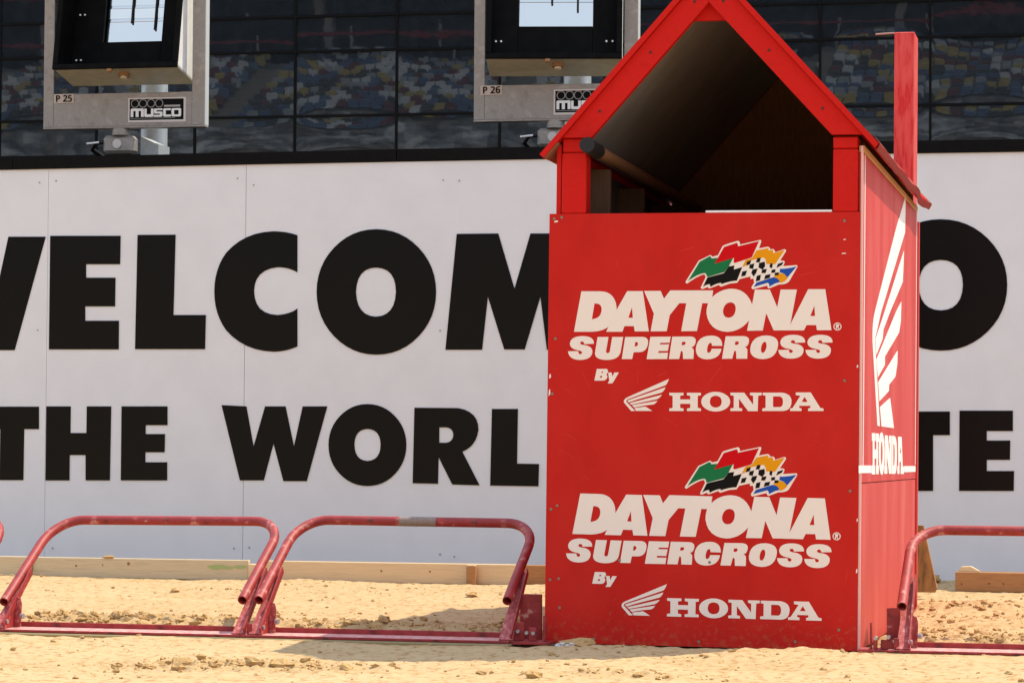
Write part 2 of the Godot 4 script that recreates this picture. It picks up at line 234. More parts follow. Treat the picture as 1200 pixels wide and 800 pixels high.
func add_tube(st: SurfaceTool, path: Array, r: float, sides := 16, hollow := 0.0, ends := true) -> void:
	var rings := []
	var dirs := []
	var side := Vector3.ZERO
	for i in path.size():
		var d: Vector3 = (path[mini(i + 1, path.size() - 1)] - path[maxi(i - 1, 0)]).normalized()
		if i == 0:
			side = d.cross(Vector3.UP if absf(d.y) < 0.9 else Vector3.RIGHT).normalized()
		else:
			side = (side - d * side.dot(d)).normalized()
		var up := d.cross(side)
		var ring := []
		for k in sides:
			var a := TAU * k / sides
			ring.append(side * cos(a) + up * sin(a))
		rings.append(ring)
		dirs.append(d)
	for layer in (2 if hollow > 0.0 else 1):
		var rr := r if layer == 0 else hollow
		var sg := 1.0 if layer == 0 else -1.0
		for i in path.size() - 1:
			for k in sides:
				var k2 := (k + 1) % sides
				var q := [[i, k], [i + 1, k], [i + 1, k2], [i, k2]]
				var order: Array = [0, 1, 2, 0, 2, 3] if layer == 0 else [0, 2, 1, 0, 3, 2]
				for t in order:
					var n: Vector3 = rings[q[t][0]][q[t][1]]
					st.set_normal(n * sg)
					st.add_vertex(path[q[t][0]] + n * rr)
	if ends:
		for e in [0, path.size() - 1]:
			var out: Vector3 = dirs[e] * (-1.0 if e == 0 else 1.0)
			for k in sides:
				var n1: Vector3 = rings[e][k]
				var n2: Vector3 = rings[e][(k + 1) % sides]
				if hollow > 0.0:
					face(st, [path[e] + n1 * hollow, path[e] + n1 * r, path[e] + n2 * r, path[e] + n2 * hollow], out)
				else:
					face(st, [path[e], path[e] + n1 * r, path[e] + n2 * r], out)

func tube(path: Array, r: float, sides := 16, hollow := 0.0) -> Mesh:
	var st := new_st()
	add_tube(st, path, r, sides, hollow)
	return st.commit()

# ---------------------------------------------------------------- flat print: outlines in tenths of a millimetre
func outline(path: String) -> PackedVector2Array:
	var out := PackedVector2Array()
	var t := path.split(" ", false)
	var i := 0
	while i < t.size():
		var c := t[i]
		var p := Vector2(float(t[i + 1]), float(t[i + 2])) * 1e-4
		if c == "Q":
			var e := Vector2(float(t[i + 3]), float(t[i + 4])) * 1e-4
			var s := out[out.size() - 1]
			for k in range(1, 7):
				var f := k / 6.0
				out.append(s.lerp(p, f).lerp(p.lerp(e, f), f))
			i += 5
		else:
			out.append(p)
			i += 3
	if out[0].distance_to(out[out.size() - 1]) < 1e-5:
		out.remove_at(out.size() - 1)
	return out

func print_mesh(paths: Array, z1: float, z0 := -0.001, xf := Transform2D()) -> Mesh:
	var rings := []
	for p in paths:
		rings.append(xf * outline(p))
	var pieces := [rings[0]]
	for h in range(1, rings.size()):
		var c := Vector2.ZERO
		for v in rings[h]:
			c += v
		c /= rings[h].size()
		var next := []
		for s in [-1.0, 1.0]:
			var half := PackedVector2Array([c + Vector2(0, -50), c + Vector2(50 * s, -50), c + Vector2(50 * s, 50), c + Vector2(0, 50)])
			for piece in pieces:
				for cut in Geometry2D.intersect_polygons(piece, half):
					for rest in Geometry2D.clip_polygons(cut, rings[h]):
						next.append(rest)
		pieces = next
	var st := new_st()
	for piece in pieces:
		var tri := Geometry2D.triangulate_polygon(piece)
		for i in range(0, tri.size(), 3):
			var a: Vector2 = piece[tri[i]]
			var b: Vector2 = piece[tri[i + 1]]
			var c: Vector2 = piece[tri[i + 2]]
			face(st, [Vector3(a.x, a.y, z1), Vector3(b.x, b.y, z1), Vector3(c.x, c.y, z1)], Vector3.BACK)
	for h in rings.size():
		var ring: PackedVector2Array = rings[h]
		var turn := -1.0 if Geometry2D.is_polygon_clockwise(ring) else 1.0
		if h > 0:
			turn = -turn
		for i in ring.size():
			var a := ring[i]
			var b := ring[(i + 1) % ring.size()]
			var d := (b - a) * turn
			face(st, [Vector3(a.x, a.y, z0), Vector3(b.x, b.y, z0), Vector3(b.x, b.y, z1), Vector3(a.x, a.y, z1)], Vector3(d.y, -d.x, 0))
	return st.commit()

func prism(pts: Array, z0: float, z1: float) -> Mesh:            # a polygon in x and y with depth
	var st := new_st()
	var ring := PackedVector2Array(pts)
	var tri := Geometry2D.triangulate_polygon(ring)
	for i in range(0, tri.size(), 3):
		for z in [z0, z1]:
			var q := []
			for k in 3:
				q.append(Vector3(ring[tri[i + k]].x, ring[tri[i + k]].y, z))
			face(st, q, Vector3(0, 0, 1.0 if z == maxf(z0, z1) else -1.0))
	var turn := -1.0 if Geometry2D.is_polygon_clockwise(ring) else 1.0
	for i in ring.size():
		var a := ring[i]
		var b := ring[(i + 1) % ring.size()]
		var d := (b - a) * turn
		face(st, [Vector3(a.x, a.y, z0), Vector3(b.x, b.y, z0), Vector3(b.x, b.y, z1), Vector3(a.x, a.y, z1)], Vector3(d.y, -d.x, 0))
	return st.commit()

func lump(seed_no: int, flat := 0.7) -> Mesh:                     # a broken clod of earth
	var n := FastNoiseLite.new()
	n.seed = seed_no
	n.frequency = 0.9
	var st := new_st()
	var rows := 5
	var cols := 7
	var pt := func(i: int, k: int) -> Vector3:
		var a := PI * i / rows
		var b := TAU * (k % cols) / cols
		var d := Vector3(sin(a) * cos(b), cos(a), sin(a) * sin(b))
		return d * Vector3(1, flat, 1) * (1.0 + 0.8 * n.get_noise_3dv(d * 1.3) + 0.5 * n.get_noise_3dv(d * 3.1))
	for i in rows:
		for k in cols:
			var q := [pt.call(i, k), pt.call(i + 1, k), pt.call(i + 1, k + 1), pt.call(i, k + 1)]
			if i > 0:
				face(st, [q[0], q[1], q[3]], q[0])
			if i < rows - 1:
				face(st, [q[1], q[2], q[3]], q[2])
	return st.commit()

# ---------------------------------------------------------------- materials
func ramp(cols: Array, spots := []) -> Gradient:
	var g := Gradient.new()
	var o := PackedFloat32Array()
	for i in cols.size():
		o.append(spots[i] if spots else float(i) / (cols.size() - 1))
	g.offsets = o
	g.colors = PackedColorArray(cols)
	return g

func noise_tex(seed_no: int, freq: float, cols: Array, spots := [], octaves := 4, size := 512, bump := 0.0, kind := FastNoiseLite.TYPE_SIMPLEX_SMOOTH) -> NoiseTexture2D:
	var n := FastNoiseLite.new()
	n.seed = seed_no
	n.noise_type = kind
	n.frequency = freq
	n.fractal_octaves = octaves
	var t := NoiseTexture2D.new()
	t.width = size
	t.height = size
	t.seamless = true
	t.noise = n
	if bump > 0.0:
		t.as_normal_map = true
		t.bump_strength = bump
	else:
		t.color_ramp = ramp(cols, spots)
	return t

func paint(c: Color, rough := 0.6, metal := 0.0, spec := 0.5) -> StandardMaterial3D:
	var m := StandardMaterial3D.new()
	m.albedo_color = c
	m.roughness = rough
	m.metallic = metal
	m.metallic_specular = spec
	return m

func grained(tex: Texture2D, scale: Vector3, rough := 0.6, world := false, normal: Texture2D = null, strength := 1.0) -> StandardMaterial3D:
	var m := paint(Color.WHITE, rough)
	m.albedo_texture = tex
	m.uv1_triplanar = true
	m.uv1_world_triplanar = world
	m.uv1_scale = scale
	if normal:
		m.normal_enabled = true
		m.normal_texture = normal
		m.normal_scale = strength
	return m

func srgb(r: int, g: int, b: int) -> Color:
	return Color8(r, g, b)

# ---------------------------------------------------------------- the ground's shape
func bump_at(x: float, z: float, cx: float, cz: float, r: float) -> float:
	var d := Vector2(x - cx, z - cz).length_squared() / (r * r)
	return exp(-d)

func smooth(a: float, b: float, v: float) -> float:
	var t := clampf((v - a) / (b - a), 0.0, 1.0)
	return t * t * (3.0 - 2.0 * t)

func rail_height(x: float) -> float:
	return 0.008

func rough_at(x: float, z: float) -> float:
	var r := 0.05 + 0.16 * smooth(0.05, 0.5, n_patch.get_noise_2d(x * 1.0, z * 0.6))
	r = maxf(r, smooth(-11.06, -11.14, z) * smooth(-12.1, -11.55, z) * (0.75 + 0.5 * n_patch.get_noise_2d(x * 2.0 + 40.0, z)))
	r = maxf(r, smooth(-1.1, -0.95, x) * smooth(-14.3, -13.6, z) * smooth(-11.1, -11.3, z) * (0.42 + 0.4 * n_patch.get_noise_2d(x * 2.5, z * 2.0)))
	r = maxf(r, bump_at(x * 0.55, z, -3.15 * 0.55, -9.72, 0.26) * 1.1)
	r = maxf(r, bump_at(x * 0.6, z, -1.75 * 0.6, -9.68, 0.2) * 0.6)
	return clampf(r, 0.0, 1.0)

func ground_y(x: float, z: float) -> float:
	var near := smooth(40.0, 8.0, absf(z + 12.5)) * smooth(30.0, 8.0, absf(x + 3.6))
	var y := 0.0
	var r := rough_at(x, z)
	y += near * (0.020 * n_big.get_noise_2d(x, z) + 0.008 * n_mid.get_noise_2d(x, z * 1.3) + (0.003 + 0.004 * r) * n_fine.get_noise_2d(x, z))
	var lumps := n_lump.get_noise_2d(x, z)
	y += near * (0.030 * r * maxf(0.0, lumps + 0.15) + 0.006 * maxf(0.0, lumps - 0.35) + (0.0024 + 0.013 * r) * n_tiny.get_noise_2d(x, z))
	y += 0.05 * bump_at(x, z, -0.85, -13.45, 0.42) + 0.04 * bump_at(x, z, -0.6, -12.4, 0.45)
	y += 0.016 * smooth(-11.15, -11.35, z) * smooth(-12.3, -11.6, z)
	y += 0.015 * bump_at(x, z, -1.3, -10.62, 0.35) + 0.012 * bump_at(x, z, -2.1, -10.55, 0.4)
	# the flat strip that the rails, their sills and the booth stand in
	var strip := smooth(-10.72, -10.86, z) * smooth(-11.22, -11.12, z)
	y = lerpf(y, 0.014 * smooth(-0.1, 0.35, n_mid.get_noise_2d(x * 0.7 + 7.0, 3.0)) - 0.016 + 0.004 * n_fine.get_noise_2d(x, z), strip)
	var hut := smooth(-10.96, -11.06, z) * smooth(-13.86, -13.76, z) * smooth(-2.40, -2.33, x) * smooth(-1.0, -1.06, x)
	for d in [[-2.02, 0.014, 0.16], [-1.74, 0.017, 0.2], [-1.36, 0.012, 0.16], [-1.16, 0.018, 0.17], [-2.62, 0.014, 0.2], [-3.9, 0.012, 0.22], [-0.55, 0.012, 0.2]]:
		y += d[1] * 0.6 * bump_at(x, z * 1.6, d[0], -10.80 * 1.6, d[2])
	return lerpf(y, -0.03, hut)

func axis(lo: float, hi: float, step: float, far: float) -> PackedFloat32Array:
	var a := PackedFloat32Array()
	var d := step
	var v := lo
	while v > -far:
		d *= 1.35
		v -= d
		a.append(v)
	a.reverse()
	v = lo
	while v < hi:
		a.append(v)
		v += step
	a.append(hi)
	v = hi
	d = step
	while v < far:
		d *= 1.35
		v += d
		a.append(v)
	return a

func make_ground(m: Material) -> void:
	var xs := axis(-7.4, 0.6, 0.0135, 320.0)
	var zs := axis(-15.9, -9.0, 0.0135, 320.0)
	var nx := xs.size()
	var nz := zs.size()
	var v := PackedVector3Array()
	var nrm := PackedVector3Array()
	var col := PackedColorArray()
	var idx := PackedInt32Array()
	v.resize(nx * nz)
	nrm.resize(nx * nz)
	col.resize(nx * nz)
	for j in nz:
		for i in nx:
			var x := xs[i]
			var z := zs[j]
			v[j * nx + i] = Vector3(x, ground_y(x, z), z)
			var r := rough_at(x, z)
			var t := clampf(0.5 + 0.5 * n_patch.get_noise_2d(x * 0.7 - 90.0, z * 1.4), 0.0, 1.0)
			var c := Color(0.505, 0.352, 0.19).lerp(Color(0.57, 0.412, 0.235), t)
			c = c.lerp(Color(0.43, 0.285, 0.135), r * 0.6)
			var streak := smooth(0.12, 0.5, n_mid.get_noise_2d(x * 0.45 + 30.0, z * 1.6))
			c = c.lerp(Color(0.47, 0.315, 0.155), streak * 0.45)
			col[j * nx + i] = c
	for j in nz:
		for i in nx:
			var i0 := maxi(i - 1, 0)
			var i1 := mini(i + 1, nx - 1)
			var j0 := maxi(j - 1, 0)
			var j1 := mini(j + 1, nz - 1)
			var dx := v[j * nx + i1] - v[j * nx + i0]
			var dz := v[j1 * nx + i] - v[j0 * nx + i]
			nrm[j * nx + i] = dz.cross(dx).normalized()
	for j in nz - 1:
		for i in nx - 1:
			var a := j * nx + i
			idx.append_array([a, a + 1, a + nx, a + 1, a + nx + 1, a + nx])
	var arr := []
	arr.resize(Mesh.ARRAY_MAX)
	arr[Mesh.ARRAY_VERTEX] = v
	arr[Mesh.ARRAY_NORMAL] = nrm
	arr[Mesh.ARRAY_COLOR] = col
	arr[Mesh.ARRAY_INDEX] = idx
	var mesh := ArrayMesh.new()
	mesh.add_surface_from_arrays(Mesh.PRIMITIVE_TRIANGLES, arr)
	var o := put("ground", mesh, m)
	o.set_meta("kind", "structure")
	o.set_meta("label", "pale tan dirt ground with churned strips behind the gate")

# ---------------------------------------------------------------- build
func _ready() -> void:
	rng.seed = 7
	# camera
	var cam := Camera3D.new()
	cam.name = "camera"
	cam.fov = rad_to_deg(2.0 * atan(400.0 / 3309.0))
	cam.near = 0.1
	cam.far = 2000.0
	cam.transform = Transform3D(Basis(Vector3.UP, deg_to_rad(12.52)) * Basis(Vector3.RIGHT, atan(100.0 / 3309.0)) * Basis(Vector3.BACK, deg_to_rad(0.38)), Vector3(0, 0.86, 0))
	add_child(cam)
	cam.current = true
	# sky
	var we := WorldEnvironment.new()
	we.name = "world_environment"
	var env := Environment.new()
	env.background_mode = Environment.BG_SKY
	var sky := Sky.new()
	var sm := ProceduralSkyMaterial.new()
	sm.sky_top_color = srgb(164, 178, 200)
	sm.sky_horizon_color = srgb(222, 226, 230)
	sm.sky_curve = 0.18
	sm.ground_bottom_color = srgb(150, 130, 100)
	sm.ground_horizon_color = srgb(196, 190, 180)
	sm.sky_energy_multiplier = 1.0
	sm.energy_multiplier = 1.95
	sky.sky_material = sm
	env.sky = sky
	env.tonemap_mode = Environment.TONE_MAPPER_LINEAR
	env.tonemap_exposure = 1.2
	env.sdfgi_enabled = true
	env.ssao_enabled = true
	env.ssil_enabled = true
	we.environment = env
	add_child(we)
	# sun, high on the right and a little behind the booth
	var sun := DirectionalLight3D.new()
	sun.name = "sun"
	sun.light_energy = 1.38
	sun.light_color = Color(1.0, 0.95, 0.85)
	sun.light_angular_distance = 0.5
	sun.shadow_enabled = true
	add_child(sun)
	sun.look_at_from_position(sun_way * 60.0, Vector3.ZERO)

	for n in [[n_big, 11, 0.45, 2], [n_mid, 12, 1.8, 3], [n_fine, 13, 9.0, 3], [n_lump, 14, 7.0, 3], [n_patch, 15, 0.8, 3], [n_tiny, 16, 17.0, 2]]:
		n[0].seed = n[1]
		n[0].frequency = n[2]
		n[0].fractal_octaves = n[3]

	var dirt_tex := noise_tex(21, 0.02, [Color(0.70, 0.61, 0.50), Color(0.90, 0.86, 0.80), Color(0.98, 0.98, 0.97), Color(1, 1, 1)], [0.0, 0.30, 0.46, 1.0], 6, 1024)
	var dirt_bump := noise_tex(22, 0.03, [], [], 6, 1024, 6.0)
	var dirt := grained(dirt_tex, Vector3(0.8, 0.8, 0.8), 0.95, true, dirt_bump, 0.5)
	dirt.vertex_color_use_as_albedo = true
	dirt.metallic_specular = 0.2
	make_ground(dirt)
	var clod := grained(dirt_tex, Vector3(3, 3, 3), 0.95, true, dirt_bump, 0.6)
	clod.albedo_color = Color(0.50, 0.325, 0.15).linear_to_srgb()
	clod.metallic_specular = 0.2

	build_glass_building()
	build_grandstand()
	build_sign_wall()
	build_floodlights()
	build_booth()
	build_gates()
	build_timbers()
	build_clods(clod)

# ---------------------------------------------------------------- far behind: dark glass building
func build_glass_building() -> void:
	var zg := -29.0
	var b := thing("glass_building", "dark glass fronted building rising behind the white sign wall", "building", at(0, 0, zg))
	var frame := paint(srgb(13, 14, 16), 0.6, 0.0, 0.2)
	var skin := paint(srgb(46, 48, 52), 0.7)
	put("wall", span(Vector3(-32, -0.2, -12), Vector3(16, 9.0, -0.06), 0.02), skin, b)
	put("parapet", span(Vector3(-32.1, 9.003, -12.1), Vector3(16.1, 9.25, 0.05), 0.02), frame, b)
	var glass_bump := noise_tex(31, 0.02, [], [], 2, 512, 2.0)
	var glass := grained(noise_tex(32, 0.02, [srgb(26, 31, 36), srgb(33, 39, 45)]), Vector3(0.5, 0.5, 0.5), 0.012, true, glass_bump, 0.0042)
	glass.uv1_scale = Vector3(0.55, 0.55, 0.55)
	glass.metallic_specular = 0.68
	var levels := [0.35, 1.04, 1.42, 2.11, 2.47, 3.17, 3.80 - 0.02, 4.175, 4.872, 5.25, 5.945, 6.325, 7.02, 7.40, 8.10, 8.48]
	for j in levels.size():
		if levels[j] < 2.3 and j > 0:
			continue
		put("transom", span(Vector3(-31.9, levels[j] - 0.014, -0.05), Vector3(15.9, levels[j] + 0.014, 0.006), 0.002), frame, b)
	for k in 42:
		var x := -8.85 + 1.129 * (k - 20)
		put("mullion", span(Vector3(x - 0.012, 0.3, -0.05), Vector3(x + 0.012, 8.98, 0.009), 0.002), frame, b)
	# each pane sits in its frame a little out of true, as the broken reflections show
	for k in range(9, 31):
		for j in range(4, levels.size() - 1):
			var x0 := -8.85 + 1.129 * (k - 20) + 0.013
			var w := 1.129 - 0.026
			var h: float = levels[j + 1] - levels[j] - 0.03
			var st := new_st()
			var bulge := rng.randf_range(-0.0004, 0.0006)
			var steps := 6
			var grid := []
			for q in steps + 1:
				for p in steps + 1:
					var u := float(p) / steps * 2.0 - 1.0
					var v := float(q) / steps * 2.0 - 1.0
					var dz := bulge * (1.0 - u * u) * (1.0 - v * v)
					var nx := bulge * 2.0 * u * (1.0 - v * v) / (w * 0.5)
					var ny := bulge * 2.0 * v * (1.0 - u * u) / (h * 0.5)
					grid.append([Vector3(u * w * 0.5, v * h * 0.5, dz), Vector3(nx, ny, 1).normalized()])
			for q in steps:
				for p in steps:
					var a := q * (steps + 1) + p
					for t in [a, a + steps + 1, a + 1, a + 1, a + steps + 1, a + steps + 2]:
						st.set_normal(grid[t][1])
						st.add_vertex(grid[t][0])
			var xf := Transform3D(Basis(Vector3.UP, rng.randf_range(-0.0022, 0.0022)) * Basis(Vector3.RIGHT, rng.randf_range(-0.0016, 0.0016)), Vector3(x0 + w * 0.5, (levels[j] + levels[j + 1]) * 0.5, -0.012))
			put("pane", st.commit(), glass, b, xf)

# ---------------------------------------------------------------- across the track, seen only in the glass
func build_grandstand() -> void:
	var s := thing("grandstand", "grandstand with many coloured seats, seen mirrored in the dark glass", "grandstand", at(0, 0, 42))
	var concrete := paint(srgb(120, 120, 118), 0.9)
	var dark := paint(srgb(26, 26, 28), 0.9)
	var red := paint(srgb(150, 24, 24), 0.6)
	var pale := paint(srgb(190, 192, 195), 0.7)
	put("wall", span(Vector3(-70, 0, 0.5), Vector3(25, 10.6, 20), 0.02), concrete, s)
	var st := new_st()
	for r in 12:
		add_box(st, Vector3(95, 0.34, 0.74), at(-22.5, 11.93 + r * 0.30, 1.4 + r * 0.74), 0.01)
	var tr := put("terrace", st.commit(), concrete, s)
	tr.set_meta("kind", "stuff")
	# windscreen cloth along the front rail
	st = new_st()
	var nw := FastNoiseLite.new()
	nw.seed = 5
	nw.frequency = 0.25
	for i in 300:
		for j in 6:
			var q := []
			for c in [[0, 0], [1, 0], [1, 1], [0, 1]]:
				var x: float = -70.0 + (i + c[0]) * 0.3167
				var y: float = 10.55 + (j + c[1]) * 0.25
				var sag := 0.25 * nw.get_noise_2d(x * 0.5, 3.0)
				q.append(Vector3(x, y + sag * (j + c[1]) / 6.0, 0.3 + 0.6 * nw.get_noise_2d(x * 1.4, y * 2.2)))
			face(st, q, Vector3(0, 0, -1))
	put("windscreen_cloth", st.commit(), grained(noise_tex(41, 0.012, [srgb(84, 94, 106), srgb(120, 132, 146), srgb(176, 186, 196)], [0.25, 0.5, 0.75], 3), Vector3(0.12, 0.4, 0.12), 0.8), s)
	# seats
	st = new_st()
	add_box(st, Vector3(0.40, 0.34, 0.06), Transform3D(Basis(Vector3.RIGHT, -0.2), Vector3(0, 0.42, 0.2)), 0.02)
	add_box(st, Vector3(0.40, 0.06, 0.34), at(0, 0.22, 0), 0.02)
	var seat := st.commit()
	var mm := MultiMesh.new()
	mm.transform_format = MultiMesh.TRANSFORM_3D
	mm.use_colors = true
	mm.mesh = seat
	var cols := [Color(0.56, 0.62, 0.68), Color(0.56, 0.62, 0.68), Color(0.36, 0.41, 0.46), Color(0.11, 0.18, 0.31), Color(0.11, 0.18, 0.31), Color(0.44, 0.38, 0.16), Color(0.17, 0.07, 0.08), Color(0.07, 0.09, 0.11), Color(0.07, 0.09, 0.11)]
	var spots := []
	for r in 12:
		var k := 0
		var x := -66.0
		var c: Color = cols[0]
		while x < 22.0:
			if k % 22 == 20:
				x += 1.2
				k += 1
				continue
			if rng.randf() < 0.88:
				c = cols[rng.randi() % cols.size()]
			spots.append([Transform3D(Basis(), Vector3(x, 12.1 + r * 0.30, 1.45 + r * 0.74)), c])
			x += 0.47
			k += 1
	mm.instance_count = spots.size()
	for i in spots.size():
		mm.set_instance_transform(i, spots[i][0])
		mm.set_instance_color(i, spots[i][1])
	var mi := MultiMeshInstance3D.new()
	mi.name = "seating"
	mi.multimesh = mm
	var smat := paint(Color.WHITE, 0.5)
	smat.vertex_color_use_as_albedo = true
	mi.material_override = smat
	mi.set_meta("kind", "stuff")
	s.add_child(mi, true)
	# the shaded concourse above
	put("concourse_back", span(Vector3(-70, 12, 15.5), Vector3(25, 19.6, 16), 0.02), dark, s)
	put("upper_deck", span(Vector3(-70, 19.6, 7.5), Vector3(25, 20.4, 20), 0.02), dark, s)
	put("railing_beam", span(Vector3(-70, 16.62, 10.2), Vector3(25, 16.76, 10.45), 0.01), red, s)
	put("railing_beam", span(Vector3(-70, 18.3, 9.0), Vector3(25, 18.75, 9.3), 0.01), red, s)
	for k in 24:
		var x := -68.0 + k * 3.9 + rng.randf_range(-0.4, 0.4)
		put("column", span(Vector3(x, 12, 11.2), Vector3(x + 0.35, 19.6, 11.6), 0.01), dark if k % 3 else pale, s)
		put("railing_post", span(Vector3(x + 1.4, 15.0, 10.25), Vector3(x + 1.48, 17.0, 10.33), 0.01), pale, s)

# ---------------------------------------------------------------- white sign wall
func wall_top(x: float) -> float:
	return 2.44 - 0.0075 * maxf(0.0, 3.8 - x)

func build_sign_wall() -> void:
	var w := thing("sign_wall", "long white panel wall with big black WELCOME lettering", "wall", at(-7.8, 0, -16.25))
	var white := grained(noise_tex(51, 0.01, [srgb(212, 215, 220), srgb(218, 221, 226)], [], 3), Vector3(0.7, 0.7, 0.7), 0.38, true, noise_tex(52, 0.008, [], [], 2, 512, 1.5), 0.03)
	var black := paint(srgb(12, 12, 13), 0.3, 0.0, 0.3)
	var band := grained(noise_tex(53, 0.02, [srgb(11, 11, 12), srgb(17, 17, 17)]), Vector3(2, 2, 2), 0.6)
	band.metallic_specular = 0.2
	var core := paint(srgb(120, 108, 98), 0.9)
	var steel := paint(srgb(150, 146, 140), 0.45, 0.3)
	put("wall_core", span(Vector3(-5, -0.3, -1.6), Vector3(14, 2.37, -0.008), 0.01), core, w)
	for k in range(-3, 10):
		if k == 2:
			continue                                             # the neighbour is a double sheet
		var gap := 0.0003 if k != 0 and k != 1 else 0.0028
		var dz := rng.randf_range(-0.0012, 0.0012)
		var xf := Transform3D(Basis(Vector3.UP, rng.randf_range(-0.0004, 0.0004)), Vector3(1.27 * k + (2.54 if k == 1 else 1.905), 0, dz * 0.4))
		var hx := (1.27 if k == 1 else 0.635) - gap * 0.5
		var xm := 1.27 * k + (2.54 if k == 1 else 1.905)
		put("panel", prism([Vector2(-hx, 0), Vector2(hx, 0), Vector2(hx, wall_top(xm + hx)), Vector2(-hx, wall_top(xm - hx))], -0.006, 0.0), white, w, xf)
	for k in range(-2, 6):
		var c0 := -1.4 + 2.44 * k + 0.002
		var c1 := 1.04 + 2.44 * k - 0.002
		put("cap_rail", prism([Vector2(c0, wall_top(c0) + 0.002), Vector2(c1, wall_top(c1) + 0.002), Vector2(c1, wall_top(c1) + 0.072), Vector2(c0, wall_top(c0) + 0.072)], -1.6, 0.012 + 0.0015 * (k % 2)), band, w)
	for key in SIGN:
		put("letter", print_mesh(SIGN[key], 0.0042, -0.002), black, w)
	var head := tube([Vector3(0, 0, 0.0), Vector3(0, 0, 0.004)], 0.005, 8)
	for k in range(0, 6):
		for y in [2.33, 1.42, 0.10]:
			for s in [-1.0, 1.0]:
				put("screw", head, steel, w, at(1.27 * k + s * 0.05 + rng.randf_range(-0.01, 0.01), y + rng.randf_range(-0.03, 0.03), 0.0))

# ---------------------------------------------------------------- floodlights on the wall
func text_mesh(s: String, size: float, depth: float) -> TextMesh:
	var t := TextMesh.new()
	var f := SystemFont.new()
	f.font_names = PackedStringArray(["Droid Sans"])
	f.font_weight = 700
	t.font = f
	t.text = s
	t.font_size = 64
	t.pixel_size = size / 64.0
	t.depth = depth
	return t

